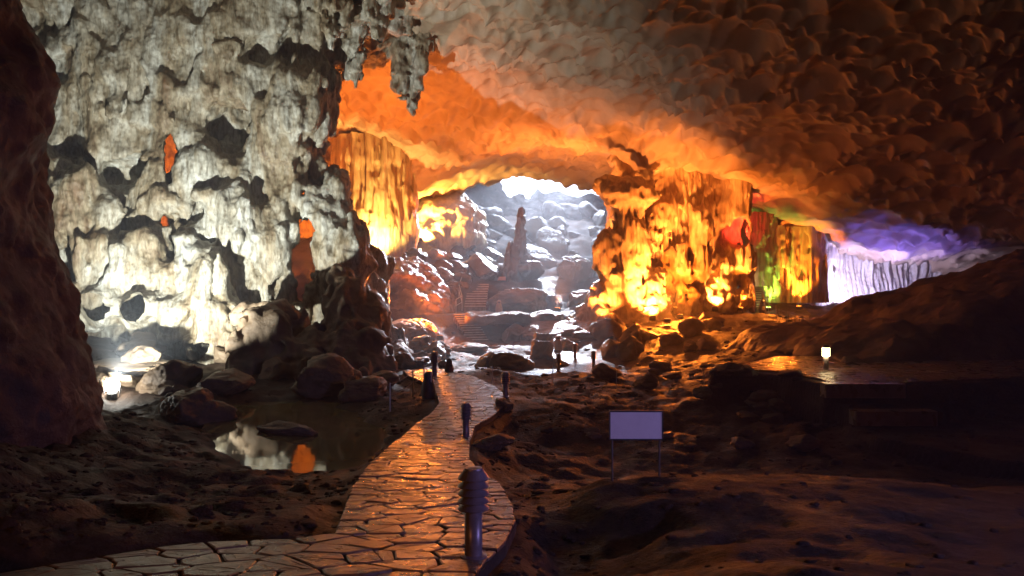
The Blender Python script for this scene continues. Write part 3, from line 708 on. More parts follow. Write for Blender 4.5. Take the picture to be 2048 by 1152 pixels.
# ------------------------------------------------------------------ flagstones
def voronoi_paving(poly, ztop, size, seed, ax=1.3):
    """cells of a paved area: jittered sites plus pairs of sites mirrored across the border so that stones end on it"""
    r_ = np.random.default_rng(seed)
    P = np.array(poly)*np.array([1/ax, 1.0])
    lo, hi = P.min(0), P.max(0)
    S = []
    n = len(P)
    border = []
    for i in range(n):
        a, b = P[i], P[(i+1) % n]; e = b-a; ln = np.linalg.norm(e); k = max(1, int(ln/(size*0.9))); t = e/ln; nn = np.array([t[1], -t[0]])
        for q in range(k):
            p = a+e*((q+0.5+r_.uniform(-.2, .2))/k); border.append((p+nn*size*0.36, p-nn*size*0.36))
    ins, outs = [], []
    for p, q in border:
        for v in (p, q):
            (ins if poly_sd(v[0], v[1], P) < 0 else outs).append(v)
    gx = np.arange(lo[0], hi[0], size)
    for i, x in enumerate(gx):
        for y in np.arange(lo[1], hi[1], size):
            v = np.array([x, y+(i % 2)*size*0.5])+r_.uniform(-0.5, 0.5, 2)*size
            if poly_sd(v[0], v[1], P) < -size*0.62: ins.append(v)
    ins = np.array(ins); allp = np.concatenate([ins, np.array(outs)])
    cells = []
    for i, c in enumerate(ins):
        cell = [c+np.array(v)*size*1.3 for v in ((-1, -1), (1, -1), (1, 1), (-1, 1))]
        dd = ((allp-c)**2).sum(1); nb = np.where((dd < (3.2*size)**2) & (dd > 1e-9))[0]; nb = nb[np.argsort(dd[nb])]
        for j in nb:
            m_ = (c+allp[j])/2; d_ = allp[j]-c
            new = []
            for k in range(len(cell)):
                p, q = cell[k], cell[(k+1) % len(cell)]; sp, sq = (p-m_)@d_, (q-m_)@d_
                if sp <= 0: new.append(p)
                if sp*sq < 0: new.append(p+(q-p)*(sp/(sp-sq)))
            cell = new
            if len(cell) < 3: break
        if len(cell) >= 3: cells.append((c*np.array([ax, 1]), np.array(cell)*np.array([ax, 1])))
    return cells
def pave(poly, zf, size, seed, pname, plabel, mat, maxn=300, thick=0.05):
    cells = voronoi_paving(poly, zf, size, seed)
    V, Fc = [], []
    for c, q in cells:                                   # mortar bed: one prism per cell
        b = len(V); n = len(q)
        V += [(x, y, float(zf(y))-0.035) for x, y in q]+[(x, y, float(zf(y))-0.3) for x, y in q]
        Fc += [list(range(b, b+n))]+[[b+i, b+n+i, b+n+(i+1) % n, b+(i+1) % n] for i in range(n)]
    bed = link(pname, polyme(pname, V, Fc), M['mortar'], smooth=False)
    tag(bed, plabel, 'path', kind='structure')
    cells.sort(key=lambda t: t[0][1])
    r_ = random.Random(seed)
    rest_v, rest_f = [], []
    for i, (c, q) in enumerate(cells):
        n = len(q); m_ = q.mean(0); e = q-m_
        gap = r_.uniform(0.009, 0.024); k1 = np.maximum(1-gap/np.maximum(np.linalg.norm(e, axis=1), 0.05), 0.3)[:, None]
        # round the corners: two points per corner
        q1 = e*k1; pts = []
        for a in range(n):
            p0, p1, p2 = q1[a-1], q1[a], q1[(a+1) % n]
            kc = r_.uniform(0.04, 0.12); pts += [p1+(p0-p1)*kc, p1+(p2-p1)*kc]
        pts = np.array(pts)*(1+np.array([r_.uniform(-0.025, 0.025) for _ in range(2*n)]))[:, None]
        n2 = len(pts); dz = r_.uniform(-0.008, 0.010); tx, ty = r_.uniform(-.022, .022), r_.uniform(-.022, .022)
        inner = pts*(1-0.016/np.maximum(np.linalg.norm(pts, axis=1), 0.08))[:, None]; core = pts*0.5
        zt = lambda p: float(zf(m_[1]+p[1])-zf(m_[1]))+dz+tx*p[0]+ty*p[1]
        Vs = [(p[0], p[1], zt(p)-thick) for p in pts]+[(p[0], p[1], zt(p)-0.009) for p in pts]+[(p[0], p[1], zt(p)+r_.uniform(-.002, .003)) for p in inner]+[(p[0], p[1], zt(p)+r_.uniform(-.004, .006)) for p in core]
        Fs = [[k*n2+j, k*n2+(j+1) % n2, (k+1)*n2+(j+1) % n2, (k+1)*n2+j] for k in range(3) for j in range(n2)]+[[3*n2+j for j in range(n2)]]
        z0 = float(zf(m_[1]))
        if i < maxn:
            o = link('flagstone', polyme('flagstone', Vs, Fs), mat, bed, smooth=False); o.location = (m_[0], m_[1], z0)
        else:
            b = len(rest_v); rest_v += [(x+m_[0], y+m_[1], z+z0) for x, y, z in Vs]; rest_f += [[b+v for v in f] for f in Fs]
    if rest_v:
        o = link('flagstones', polyme('flagstones', rest_v, rest_f), mat, bed, smooth=False); tag(o, kind='stuff')
    print(pname, len(cells), time.time()-T0)
    return bed
pave(PATH, path_z, 0.325, 301, 'path', 'winding path of irregular brown flagstones leading into the cave', M['flag'])
pave(np.array([flat_pt(1450,27.9),flat_pt(1550,27.4),flat_pt(1640,25.2),flat_pt(1662,24.3),flat_pt(1810,24.3),flat_pt(2080,26),flat_pt(2150,33.5),flat_pt(1550,32.5)]), lambda y: TERR_Z+0*np.asarray(y), 0.42, 303, 'paved_terrace', 'raised terrace of worn flagstones under the lit bollard', M['flag'], 200)

# wet curving pavement beyond the boulders
def ribbon(name, pts, z, wdt, mat, label, thick=0.22):
    P = [np.array(p) for p in pts]; V = []
    for i, p in enumerate(P):
        t = P[min(i+1, len(P)-1)]-P[max(i-1, 0)]; t = t/np.linalg.norm(t); n = np.array([-t[1], t[0]])
        w_ = wdt if np.isscalar(wdt) else wdt[i]; zz = z if np.isscalar(z) else z[i]
        a, b = p+n*w_/2, p-n*w_/2
        V += [(a[0], a[1], zz-thick), (a[0], a[1], zz), (b[0], b[1], zz), (b[0], b[1], zz-thick)]
    Fc = []
    for i in range(len(P)-1):
        for k in range(3): Fc.append([i*4+k, i*4+k+1, (i+1)*4+k+1, (i+1)*4+k])
    o = link(name, polyme(name, V, Fc), M[mat], smooth=False); tag(o, label, 'path', kind='structure'); return o
def smooth_pts(P, n=8):
    out = []
    P = [np.array(p) for p in P]
    for i in range(len(P)-1):
        p0, p1, p2, p3 = P[max(i-1, 0)], P[i], P[i+1], P[min(i+2, len(P)-1)]
        for k in range(n):
            t = k/n; out.append(0.5*((2*p1)+(-p0+p2)*t+(2*p0-5*p1+4*p2-p3)*t*t+(-p0+3*p1-3*p2+p3)*t**3))
    out.append(P[-1]); return out
WZ = -4.42
def wp(px, py): d = -WZ*F/(py-HOR); return flat_pt(px, d)
ribbon('wet_path', smooth_pts([wp(930, 687), wp(1010, 691), wp(1090, 701), wp(1150, 716), wp(1185, 730), wp(1150, 741), wp(1090, 745), wp(1030, 756)]), WZ, 2.3, 'wetpave', 'wet paved walk curving between the boulders, shining white')

# ------------------------------------------------------------------ stairways
def stairs(name, p0, p1, n, wdt, label, z0, z1, mat='concrete'):
    """each step a block; p0 foot, p1 head in plan"""
    p0, p1 = np.array(p0), np.array(p1); t = (p1-p0); ln = np.linalg.norm(t); t /= ln
    root = empty(name, (p0[0], p0[1], z0), math.atan2(t[1], t[0])-math.pi/2)
    run, rise = ln/n, (z1-z0)/n
    for i in range(n):
        me = polyme('step', [(-wdt/2, 0, -0.6), (wdt/2, 0, -0.6), (wdt/2, run*1.0, -0.6), (-wdt/2, run*1.0, -0.6), (-wdt/2, 0, rise-0.05), (wdt/2, 0, rise-0.05), (wdt/2, 0.035, rise), (-wdt/2, 0.035, rise), (wdt/2, run-0.002, rise), (-wdt/2, run-0.002, rise)],
                    [[0, 1, 5, 4], [4, 5, 6, 7], [7, 6, 8, 9], [1, 2, 8, 6, 5], [3, 0, 4, 7, 9], [2, 3, 9, 8]])
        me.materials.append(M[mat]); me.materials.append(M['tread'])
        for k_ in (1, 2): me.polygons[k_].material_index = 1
        o = link('step', me, None, root, smooth=False); o.location = (0, i*run, i*rise)
    tag(root, label, 'stairway'); return root
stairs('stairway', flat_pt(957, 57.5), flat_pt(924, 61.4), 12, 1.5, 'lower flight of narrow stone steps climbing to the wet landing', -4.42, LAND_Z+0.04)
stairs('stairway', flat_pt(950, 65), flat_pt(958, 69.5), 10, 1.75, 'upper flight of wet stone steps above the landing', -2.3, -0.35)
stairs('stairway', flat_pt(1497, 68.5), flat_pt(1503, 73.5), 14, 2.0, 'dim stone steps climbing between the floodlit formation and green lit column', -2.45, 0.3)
# two broad steps at the right
def broad(px0, px1, d, z, h, label):
    x0, x1 = (px0-1024)/F*d, (px1-1024)/F*d
    o = link('stone_step', boxme('stone_step', x1-x0, 0.5, h, 0, 0.03), M['flag'], smooth=False); o.location = ((x0+x1)/2, d+0.25, z-h/2)
    tag(o, label, 'step'); return o
broad(1652, 1812, 23.6, TERR_Z+0.03, 0.42, 'broad upper stone step edging the raised terrace')
broad(1712, 1876, 22.0, STEP2_Z+0.0, 0.40, 'broad lower stone step leading down from the raised terrace')
print('stairs', time.time()-T0)

# ------------------------------------------------------------------ boulders on the floor
G = lambda *a, **k: boulder(*a, **k)
def but_base(X, Y, Z):
    f = None
    for a, b, r0, r1 in [((495,775,36.5),(485,640,37.2),1.1,0.6),((560,775,36.5),(545,660,37.4),1.6,1.0),((630,780,36.5),(625,690,38),1.7,1.1),((690,775,37),(690,560,40.5),1.5,0.9),((745,770,37.5),(738,600,40.5),1.1,0.8),((770,770,37.5),(762,700,38.5),0.9,0.6),((590,640,40),(500,625,39.5),0.8,0.7)]:
        g = cap(X, Y, Z, ray(*a), ray(*b), r0, r1); f = g if f is None else smin(f, g, 0.5)
    return f
bu = sdf_obj('rock_buttress', (-15.5, 33.8, -5.6), (-4.0, 43.0, 2.2), 0.12, but_base, lambda x, y, z: -0.45*fbm(x, y, z*0.6, 1.7, 3, 281)-0.3*np.abs(perlin(x, y, z*0.2, 0.8, 283))+0.3*sstep(0.15, 0.4, perlin(x, y, z, 1.0, 285))+0.1, 1.4, M['boulder'], lambda x, y, z: 0.06*perlin(x, y, z, 0.22, 287))
tag(bu, 'dark craggy rock buttress in shadow at the foot of the great column', 'rock buttress')
G(372, 850, 120, 62, 'rounded brown boulder on the near shore of the pond', seed=22, n=34, rz=0.4)
G(330, 790, 130, 70, 'slanting brown boulder right of the white floodlight', seed=23, n=34, tilt=-20)
G(440, 790, 110, 40, 'low brown rock behind the pond by the rounded boulder', seed=24, n=24)
G(250, 742, 190, 18, 'long pale brown ledge of rock above the white floodlight', seed=25, n=34, depth=0.8)
G(560, 735, 120, 60, 'rubbly brown rock beside the small bright pool', seed=26, n=26)
G(660, 790, 130, 60, 'dark lumpy rock on the far shore of the pond', seed=27, n=30)
G(730, 800, 100, 40, 'dark rock between pond and rope posts', seed=28, n=24)
G(560, 871, 130, 36, 'low jagged rock islet standing in the pond', seed=29, n=40, at=np.array([*flat_pt(565, 24.6), -4.95]), depth=0.5, sink=0.05)
c = hit(224, 800); G(225, 815, 58, 50, 'glaring white lit rock left behind the floodlight', seed=30, n=24, at=c+np.array([-0.75, 0.55, 0.0])); G(225, 815, 60, 8, 'low glaring rock in front of the floodlight lens', seed=35, n=20, at=c+np.array([0.45, 0.75, -0.05]))
G(1000, 747, 82, 42, 'pair of dark round boulders beside the wet path, right one', seed=31, n=26, at=ray(1012, 752, 40))
G(960, 745, 60, 38, 'pair of dark round boulders beside the wet path, left one', seed=32, n=26, at=ray(975, 750, 40.5))
G(1045, 612, 100, 52, 'large oblong boulder stained orange and green beside the upper steps', seed=33, n=40, at=np.array([*flat_pt(1042, 64.5), -2.7]), depth=0.6)
G(1160, 605, 60, 36, 'brownish boulder left of the floodlit formation', seed=34, n=22, at=np.array([*flat_pt(1160, 66), -2.3]))
G(1035, 672, 62, 42, 'knobbly orange boulder over the dark hole under the landing', seed=35, n=26, at=np.array([*flat_pt(1032, 57.5), -4.5]))
G(1120, 690, 190, 46, 'broad ledge of red brown rock right of the dark hole', seed=36, n=40, at=np.array([*flat_pt(1130, 55), -4.6]), depth=0.7)
G(800, 700, 90, 62, 'knobbly orange lit boulder below the wet slope', seed=37, n=30, at=np.array([*flat_pt(800, 54), -4.6]))
G(860, 690, 80, 56, 'reddish lit boulder left of the lower steps', seed=38, n=30, at=np.array([*flat_pt(842, 56.5), -4.6]))
G(915, 712, 70, 16, 'low red brown rock in front of the lower steps', seed=39, n=24, at=np.array([*flat_pt(935, 50), -4.5]))
G(1010, 822, 45, 26, 'small dark stone at the edge of the flagstone path', seed=40, n=20)
G(985, 900, 80, 26, 'dark lumpy earth bank right of the flagstone path', seed=41, n=26, mat='wallrock')
grp = 'orange lit rubble before the floodlit formation'
for k in range(30):
    px, py = random.uniform(1060, 1430), random.uniform(650, 725)
    wpx = random.uniform(18, 60)
    G(px, py, wpx, wpx*random.uniform(0.4, 0.8), 'red orange rubble rock before the floodlit formation', grp, seed=50+k % 9, n=14, mat='boulder')
grp = 'wet rocks on the back slope'
for k in range(80):
    px = random.uniform(900, 1230); py = random.uniform(415, 560)
    wpx = random.choice([random.uniform(12, 26), random.uniform(26, 48), random.uniform(40, 64)])
    G(px, py, wpx, wpx*random.uniform(0.35, 0.9), 'wet blue grey rock on the misty back slope', grp, seed=60+k % 9, n=14, mat='wetrock', tilt=random.uniform(-25, 25))
grp = 'wet rocks on the slope below the flowstone drum'
for k in range(34):
    px = random.uniform(755, 930); py = random.uniform(520, 618)
    wpx = random.uniform(16, 48)
    G(px, py, wpx, wpx*random.uniform(0.3, 0.6), 'wet shining rock on the slope below the flowstone drum', grp, seed=70+k % 7, n=14, mat='wetrock')
grp = 'brown rocks around the pond'
for k in range(26):
    px = random.choice([random.uniform(230, 480), random.uniform(600, 780)]); py = random.uniform(705, 800)
    wpx = random.uniform(20, 70)
    G(px, py, wpx, wpx*random.uniform(0.4, 0.7), 'brown rock heaped around the pond and great column', grp, seed=80+k % 7, n=16)
grp = 'reddish rocks between path and stairway'
for k in range(22):
    px, py = random.uniform(790, 890), random.uniform(695, 735)
    wpx = random.uniform(20, 60)
    G(px, py, wpx, wpx*random.uniform(0.35, 0.7), 'reddish rock lying between flagstone path and lower steps', grp, seed=90+k % 7, n=14)
grp = 'dark rocks along the lower right ground'
for k in range(26):
    px, py = random.uniform(1180, 1620), random.uniform(745, 900)
    wpx = random.uniform(16, 60)
    G(px, py, wpx, wpx*random.uniform(0.25, 0.5), 'dark stone on the shadowed ground around the blank sign', grp, seed=100+k % 7, n=14, mat='wallrock')
print('boulders', time.time()-T0)

for o in [o for o in COL.objects if o.get('group') and o.get('category') == 'boulder']:
    sx, sz = o.scale.x, o.scale.z
    size = 'small' if sx < 0.45 else 'middling' if sx < 0.8 else 'large'
    form = 'flat' if sz/sx < 0.62 else 'squat' if sz/sx < 0.85 else 'upright'
    o['label'] = size+' '+form+' '+o['label']; o['group'] = o['group']+', '+size+' '+form
# loose gravel and small stones strewn over the floor: nobody could count them
def gravel(n, seed):
    r_ = np.random.default_rng(seed); V0, Q0 = cube_sphere(2)
    d = np.exp(r_.uniform(math.log(6.5), math.log(62), n)); x = r_.uniform(-0.66, 0.68, n)*d
    z = ground_z(x, d); ok = (poly_sd(x, d, PATH) > 0.02) & (z > -4.75) & ~((x > 1.0) & (d < 19) & (r_.random(n) > 0.12)); x, d, z = x[ok], d[ok], z[ok]
    sz = r_.uniform(0.018, 0.05, len(x))*(0.55+d*0.05)*np.exp(r_.normal(0, 0.35, len(x)))
    Vs = V0[None]*(1+0.35*r_.uniform(-1, 1, (len(x), len(V0), 1)))*sz[:, None, None]*np.stack([r_.uniform(.8, 1.5, len(x)), r_.uniform(.8, 1.5, len(x)), r_.uniform(.4, .8, len(x))], -1)[:, None, :]
    Vs = Vs+np.stack([x, d, z], -1)[:, None, :]
    Q = Q0[None]+np.arange(len(x))[:, None, None]*len(V0)
    return quads('gravel', Vs.reshape(-1, 3), Q.reshape(-1, 4))
gv = link('gravel', gravel(5000, 5), M['floor'], smooth=False); tag(gv, 'small loose stones strewn over the cave floor', 'gravel', kind='stuff')

# ------------------------------------------------------------------ bollards
def mk(name, me, mat, parent, loc=(0, 0, 0), smooth=False):
    o = link(name, me, M[mat] if isinstance(mat, str) else mat, parent, smooth); o.location = loc; return o
me_post = lathe('post', [(0.085, -0.25), (0.085, 0.46)], 28)
me_fl = lathe('louvre', [(0.086, 0.045), (0.150, 0.0), (0.155, 0.012), (0.094, 0.062)], 28)
me_core = lathe('core', [(0.07, 0.0), (0.07, 0.36)], 20)
me_glow = lathe('core', [(0.128, 0.0), (0.128, 0.33)], 24)
me_cap = lathe('cap', [(0.10, 0.0), (0.148, 0.0), (0.152, 0.014), (0.098, 0.088), (0.088, 0.094), (0.085, 0.108), (0.02, 0.114)], 28)
me_foot = lathe('base_plate', [(0.13, -0.02), (0.13, 0.012), (0.09, 0.02)], 28)
lampglow = plain('glowing_lamp_glass', (1, 0.9, 0.7), 0.4, emit=(1.0, 0.72, 0.34), strength=14)
def bollard(loc, label, group=None, lit=False, s=1.0):
    b = empty('bollard_lamp', loc); b.scale = (s, s, s)
    mk('post', me_post, 'bollard', b, smooth=True); mk('base_plate', me_foot, 'bollard', b)
    mk('core', me_glow if lit else me_core, lampglow if lit else 'dark', b, (0, 0, 0.45))
    for k in range(4):
        o = mk('louvre', me_fl, 'bollard', b, (0, 0, 0.455+k*0.073))
        if lit: o.scale = (1, 1, 0.25)
    mk('cap', me_cap, 'bollard', b, (0, 0, 0.455+4*0.073))
    tag(b, label, 'bollard', group)
    return b
for me in (me_post,): pass
x, y = path_pt(947, 1112); bollard((x, y, path_z(y)), 'brown louvred bollard lamp on the wide front part of the flagstone path')
x, y = path_pt(932, 872); bollard((x, y, path_z(y)), 'louvred bollard lamp on the right edge of the path where it narrows')
x, y = path_pt(1011, 793); bollard((x, y, path_z(y)), 'louvred bollard lamp at the outer bend of the flagstone path')
x, y = path_pt(869, 752); bollard((x, y, path_z(y)), 'dark louvred bollard lamp at the far end of the path by the rope posts', s=1.2)
p = ray(1652, 738, 27.8); bl = bollard((p[0], 27.8, TERR_Z), 'lit bollard lamp glowing warm on the raised terrace', lit=True)
bulb('bollard_light', (p[0], 27.75, TERR_Z+0.6), 60, (1.0, 0.70, 0.32), 0.13)
for px, py, t_ in [(1117, 742, 'near side of the wet path loop'), (1150, 717, 'inner curve of the wet path'), (1187, 736, 'outer bend of the wet path loop')]:
    q = flat_pt(px, -WZ*F/(py-HOR)); bollard((q[0], q[1], WZ), 'small bollard lamp on the '+t_)

# ------------------------------------------------------------------ rope barriers
def barrier(name, pts, hgt, label, r=0.018, sag=0.08, nrope=1, pm='post'):
    root = empty(name, tuple(pts[0])); o0 = np.array(pts[0], float)
    for p in pts:
        mk('post', tube('post', [(0, 0, -0.15), (0, 0, hgt)], r), pm, root, tuple(np.array(p)-o0))
    for j in range(nrope):
        for a, b in zip(pts[:-1], pts[1:]):
            a = np.array(a)-o0; b = np.array(b)-o0; L_ = []
            for t in np.linspace(0, 1, 9): q = a+(b-a)*t; L_.append((q[0], q[1], q[2]+hgt*(1-0.42*j)-0.03-4*sag*t*(1-t)))
            mk('rope', tube('rope', L_, r*0.55, 6), 'rope', root)
    tag(root, label, 'barrier'); return root
gp = lambda px, py: hit(px, py)
barrier('rope_barrier', [gp(780, 823), gp(826, 792), gp(848, 776), gp(862, 798)], 0.95, 'thin rope barrier on dull steel posts between pond and path', nrope=2, r=0.026)
barrier('rope_barrier', [gp(985, 775), gp(1105, 772), gp(1233, 786), gp(1408, 788)], 0.85, 'low rope barrier on slim posts before the wet path', r=0.014)
barrier('rope_barrier', [gp(x_, y_) for x_, y_ in [(1530, 628), (1537, 634), (1552, 640), (1558, 648), (1575, 655), (1590, 665), (1600, 668)]], 1.0, 'pale rope barrier winding past the blue litter bin', r=0.02)
# handrail of the upper flight
def rail(pts, hgt, label):
    root = empty('handrail', tuple(pts[0])); o0 = np.array(pts[0], float)
    for p in pts: mk('post', tube('post', [(0, 0, -0.2), (0, 0, hgt)], 0.03), 'post', root, tuple(np.array(p)-o0))
    for k in (1.0, 0.5): mk('rail', tube('rail', [tuple(np.array(p)-o0+np.array([0, 0, hgt*k])) for p in pts], 0.03), 'post', root)
    tag(root, label, 'handrail')
rail([np.array([*flat_pt(912, 64), -2.55]), np.array([*flat_pt(924, 65.2), -2.3]), np.array([*flat_pt(918, 67.2), -1.4]), np.array([*flat_pt(927, 69.5), -0.4]), np.array([*flat_pt(938, 71.5), -0.2])], 1.0, 'pale metal handrail zigzagging up beside the upper steps')

# ------------------------------------------------------------------ signs
def sign(px, py, d, wd, hh, top, label, mat='board', legs=True, frame=True, lines=0):
    c = ray(px, py, d); c[2] = float(ground_z(c[0], d)) if legs else c[2]
    s_ = empty('sign_board', tuple(c))
    mk('panel', boxme('panel', wd, 0.025, hh, top-hh/2), mat, s_)
    if frame:
        mk('frame', boxme('frame', wd+0.03, 0.05, 0.025, top+0.013), 'iron', s_); mk('frame', boxme('frame', wd+0.03, 0.035, 0.02, top-hh-0.01), 'iron', s_)
        for k in (-1, 1): mk('frame', boxme('frame', 0.018, 0.035, hh, top-hh/2, c=(k*(wd/2+0.009), 0)), 'iron', s_)
    for k in (-1, 1): mk('leg', tube('leg', [(k*wd*0.46, 0.03, -0.15), (k*wd*0.46, 0.03, top-hh)], 0.014), 'iron', s_)
    tag(s_, label, 'sign'); return s_
sign(1272, 965, 12.0, 0.77, 0.40, 1.0, 'blank white sign board on two thin legs, tinted violet')
M['pink'] = plain('pink_board', (0.62, 0.30, 0.28), 0.5, var=0.2, scale=14)
q = sign(1003, 562, 72, 0.75, 0.34, 0.6, 'small pinkish sign board before the slender stalagmite', 'pink', frame=False)
q = sign(1502, 612, 66.5, 0.80, 0.42, 0.75, 'pink notice board at the foot of the dim steps', 'pink', frame=False)

# ------------------------------------------------------------------ litter bins
M['binblue'] = plain('blue_enamel', (0.05, 0.09, 0.42), 0.3); M['binwhite'] = plain('white_enamel', (0.7, 0.7, 0.7), 0.35); M['binbrown'] = plain('ochre_enamel', (0.45, 0.24, 0.1), 0.4); M['binred'] = plain('dull_red_enamel', (0.3, 0.08, 0.05), 0.4)
def bin_(loc, label, body, belly, h=1.0, rz=0):
    b = empty('litter_bin', loc, rz); b.scale = (h, h, h)
    mk('body', lathe('body', [(0.2, -0.1), (0.23, 0.0), (0.27, 0.2), (0.26, 0.45), (0.2, 0.64), (0.16, 0.72), (0.175, 0.8), (0.165, 0.9), (0.1, 0.97), (0.02, 1.0)], 20), body, b, smooth=True)
    o = mk('front_panel', lathe('front_panel', [(0.02, 0.06), (0.13, 0.1), (0.19, 0.28), (0.17, 0.48), (0.06, 0.62), (0.02, 0.64)], 16), belly, b, (0, -0.10, 0), smooth=True)
    mk('opening', boxme('opening', 0.14, 0.1, 0.06, 0.82, c=(0, -0.14)), 'dark', b)
    mk('rim', lathe('rim', [(0.24, 0.0), (0.27, 0.0), (0.27, 0.05), (0.24, 0.05)], 20), 'dark', b)
    tag(b, label, 'litter bin'); return b
c = hit(1525, 626); bin_((c[0], c[1], c[2]), 'bright blue litter bin by the pale rope barrier', 'binblue', 'binwhite', 1.05)
c = hit(894, 750); bin_((c[0]+0.1, c[1], c[2]), 'dark bird shaped litter bin beside the far end of the path', 'dark', 'binred', 0.75, 0.6)
bin_((*flat_pt(998, 63.2), -2.62), 'ochre litter bin standing against the oblong boulder', 'binbrown', 'binbrown', 1.05)
q = flat_pt(1116, 50); bin_((q[0], q[1], WZ), 'rust coloured litter bin with dark hood beside the wet path', 'binbrown', 'binbrown', 0.95)
q = path_pt(876, 788); bin_((q[0]-0.35, q[1], path_z(q[1])-0.15), 'tall black bin shaped stand-in for the shadow at the left edge of the path by the rope posts', 'dark', 'dark', 0.95, 0.3)  # black body added where only a shadow lies beside the path

# ------------------------------------------------------------------ floodlights (fixture and its light)
me_house = boxme('housing', 0.42, 0.22, 0.30, 0.0, 0.04)
def flood(loc, target, watts, color, label, angle=90, blend=0.7, glow=30, size=0.15, s=1.0):
    loc = np.array(loc, float)
    if loc[1] > 25:                                     # stand it on the floor where it would hang in the air
        zg = float(ground_z(loc[0], loc[1]))
        if 0 < loc[2]-zg < 3.0 or loc[2] < zg: loc[2] = zg+0.02
    v = Vector(target)-Vector(loc)
    root = empty('floodlight', tuple(loc)); root.rotation_euler = (0, 0, math.atan2(v.y, v.x)+math.pi/2)
    pitch = math.atan2(v.z, math.hypot(v.x, v.y))
    h_ = mk('housing', me_house, 'dark', root, (0, 0, 0.3)); h_.rotation_euler = (-pitch, 0, 0)
    gm = plain('floodlight_glass', (1, 1, 1), 0.3, emit=color, strength=glow)
    l_ = mk('lens', boxme('lens', 0.36, 0.02, 0.24, 0.0), gm, h_, (0, -0.122, 0))
    for k in (-1, 1): mk('bracket', boxme('bracket', 0.03, 0.06, 0.36, 0.16, c=(k*0.24, 0)), 'iron', root)
    mk('base_plate', boxme('base_plate', 0.56, 0.2, 0.03, -0.01), 'iron', root)
    root.scale = (s, s, s)
    tag(root, label, 'floodlight')
    p = Vector(loc)+Vector((0, 0, 0.3*s))+v.normalized()*0.3*s
    spot('flood_beam', p, target, watts, color, angle, blend, size)
    return root
# white light on the great column and the roof above it
c = hit(224, 800); L1 = (c[0], c[1], c[2]+0.5); print('L1', L1)
fl = empty('floodlamp', L1)
mk('base_plate', lathe('base_plate', [(0.2, -0.5), (0.2, -0.28), (0.12, -0.24)], 16), 'dark', fl)
mk('bulb', lathe('bulb', [(0.10, -0.26), (0.2, -0.16), (0.29, 0.02), (0.27, 0.18), (0.16, 0.30), (0.03, 0.34)], 20), plain('white_lamp_glass', (1, 1, 1), 0.3, emit=(1.0, 1.0, 0.92), strength=60), fl, smooth=True)
for k in (-1, 1): mk('bracket', tube('bracket', [(k*0.3, 0, -0.4), (k*0.33, 0, 0.1), (k*0.2, 0, 0.36)], 0.02), 'iron', fl)
tag(fl, 'glaring bare white floodlamp between rocks beside the dark left wall', 'floodlight')
v = (Vector(ray(450, 270, 46))-Vector(L1)).normalized()
spot('flood_beam', Vector(L1)+v*0.5, ray(450, 270, 46), 20000, WHITE, 116, 0.9, 0.10)
# yellow on the drum, amber on the dome
flood((-11.0, 65.6, 1.4), ray(745, 430, 69), 9000, YELLOW, 'yellow floodlight at the foot of the flowstone drum', 100, 0.7, 40)
zz = float(ground_z(-9.0, 78.6)); flood((-9.0, 78.6, max(zz+0.1, 3.2)), ray(875, 430, 82), 16000, (1.0, 0.5, 0.10), 'amber floodlight at the foot of the rock dome', 110, 0.7, 40)
# orange light behind the great column, washing the roof
flood(ray(640, 590, 60), ray(660, 240, 58), 14000, ORANGE, 'orange floodlight behind the great column', 100, 0.9, 20)
flood(ray(560, 600, 58.5), ray(400, 380, 68), 24000, ORANGE, 'orange floodlight facing the wall behind the great column', 110, 0.8, 20)
flood(ray(880, 660, 56)+np.array([0, 0, 0.2]), ray(900, 290, 66), 9000, ORANGE, 'orange floodlight among rocks left of the lower steps', 110, 0.8, 6)
# the central formation
for px, py, d, tx, ty, td, wts, colr, lab in [(1305, 655, 56.5, 1295, 520, 61.5, 20000, AMBER, 'amber floodlight at the middle of the floodlit formation'), (1215, 660, 56.0, 1205, 370, 62, 6500, AMBER, 'amber floodlight at the left foot of the floodlit formation'), (1360, 650, 58, 1385, 440, 63, 5000, ORANGE, 'orange floodlight at the right foot of the floodlit formation'), (1140, 655, 56.5, 1155, 620, 58.5, 700, AMBER, 'small amber floodlight among pale rocks left of the floodlit formation'), (1430, 590, 61, 1445, 490, 65, 9000, AMBER, 'orange floodlight under the recess right of the floodlit formation')]:
    flood(ray(px, py, d), ray(tx, ty, td), wts, colr, lab, 84, 0.8, 40)
flood(ray(1598, 598, 67.6), ray(1600, 480, 70.5), 5000, ORANGE, 'orange floodlight at the foot of the flame lit column', 70, 0.5, 40)
flood(ray(1700, 612, 70.5), ray(1720, 520, 75), 5000, VIOLET, 'violet white floodlight before the curtain wall', 140, 0.6, 40)
flood(ray(1790, 590, 68), ray(1790, 480, 69), 2600, BLUE, 'blue floodlight near the low roof at the right', 120, 0.6, 10)
flood(ray(1537, 590, 67.6), ray(1546, 520, 69.5), 1500, GREEN, 'green floodlight at the foot of the knobbly column', 80, 0.6, 60)
flood(ray(1478, 492, 63.4), ray(1482, 445, 65), 800, RED, 'red floodlight inside the high niche', 120, 0.8, 8, s=0.6)
for px, py, d, wt, lab in [(1522, 541, 70, 60, 'bare warm lamp at the top of the dim steps'), (1491, 567, 67.5, 40, 'bare warm lamp beside the dim steps'), (840, 500, 76, 60, 'bare orange lamp between flowstone drum and rock dome')]:
    c = ray(px, py, d); lm = empty('lamp', tuple(c))
    mk('bulb', lathe('bulb', [(0.03, -0.16), (0.12, -0.08), (0.15, 0.0), (0.12, 0.08), (0.03, 0.14)], 16), lampglow, lm, smooth=True); mk('stem', tube('stem', [(0, 0, -1.6), (0, 0, -0.16)], 0.03), 'iron', lm)
    tag(lm, lab, 'lamp'); bulb('lamp_light', c+np.array([0, -0.3, 0]), wt, WARM)
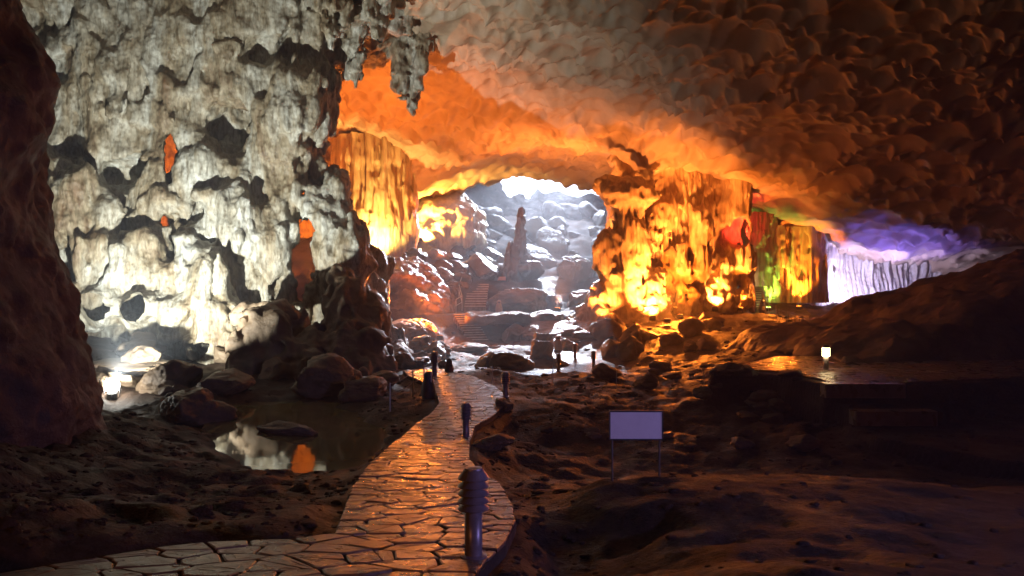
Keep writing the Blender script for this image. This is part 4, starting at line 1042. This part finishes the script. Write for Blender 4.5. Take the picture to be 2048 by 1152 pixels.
flood(ray(905, 505, 72)+np.array([0, 0, 0.3]), ray(810, 350, 74), 4000, ORANGE, 'orange floodlight aimed at the roof beside the rock dome', 110, 0.9, 6)
spot('orange_ground_fill', ray(1350, 570, 58), ray(1350, 680, 52), 24000, ORANGE, 60, 0.9, 0.3); spot('orange_ground_fill', ray(850, 600, 59), ray(860, 730, 46), 4000, ORANGE, 120, 0.8, 0.3); spot('orange_ground_fill', ray(1560, 570, 64), ray(1520, 680, 52), 3500, ORANGE, 120, 0.8, 0.3)  # added spots without fixtures, put in to light the ground orange
flood((-7, -1.5, 0.2), (0.0, 12, -3.0), 300, (1.0, 0.34, 0.08), 'amber floodlight on the platform left of the path', 46, 0.9, 5)
flood(ray(1115, 565, 62)+np.array([0, 0, 0.2]), ray(1140, 330, 67), 20000, AMBER, 'added amber fill light among rocks washing the roof left of the floodlit formation', 84, 0.8, 10)  # added lamp, placed to brighten the band of roof above
flood(ray(1480, 590, 62.5), ray(1490, 430, 63), 7000, ORANGE, 'orange floodlight washing the low roof before the dim steps', 90, 0.8, 10)
flood(ray(1335, 655, 54.8), ray(1330, 385, 60), 15000, AMBER, 'added amber fill light before the floodlit formation aimed up at the roof', 62, 0.9, 15)  # extra lamp put in to lift the roof over the formation
# violet and amber floods of the visitors' platform behind the eye (they tint the sign and the ground)
flood((12, 2.5, 0.4), (1.8, 12, -2.4), 2000, (0.42, 0.36, 1.0), 'violet floodlight on the platform before the path', 72, 0.9, 5)
flood((17, 7, -1.6), (11, 11, -3.3), 30, ORANGE, 'amber floodlight at the right edge of the dirt slope', 110, 0.9, 5)
# daylight falling through the high opening
al = bpy.data.lights.new('daylight', 'AREA'); al.shape = 'RECTANGLE'; al.size = 16; al.size_y = 6; al.energy = 13000; al.color = (0.70, 0.80, 1.0)
ao = bpy.data.objects.new('daylight', al); COL.objects.link(ao); ao.location = (7, 109, 19)
ao.rotation_euler = (Vector((0, 75, -2))-Vector((7, 109, 19))).to_track_quat('-Z', 'Y').to_euler()
spot('daylight_shaft', (6.5, 100, 15.4), ray(1110, 715, 48), 380000, (0.80, 0.87, 1.0), 20, 0.5, 0.25)
spot('daylight_shaft', (5.0, 100, 15.0), ray(850, 555, 66), 170000, (0.80, 0.87, 1.0), 24, 0.6, 0.8)

# ------------------------------------------------------------------ damp air of the cave
hz = boxme('haze', 110, 140, 30, 5.5); hm = bpy.data.materials.new('cave_haze'); hm.use_nodes = True
nt = hm.node_tree; nt.nodes.clear(); out = nt.nodes.new('ShaderNodeOutputMaterial'); pv = nt.nodes.new('ShaderNodeVolumePrincipled')
pv.inputs['Color'].default_value = (0.85, 0.9, 1.0, 1); pv.inputs['Density'].default_value = 0.003; pv.inputs['Anisotropy'].default_value = 0.3
nt.links.new(pv.outputs[0], out.inputs['Volume'])
ho = link('haze', hz, hm, smooth=False); ho.location = (0, 40, 0); tag(ho, 'thin damp haze filling the cave', 'haze', kind='stuff')
print('total script', time.time()-T0)
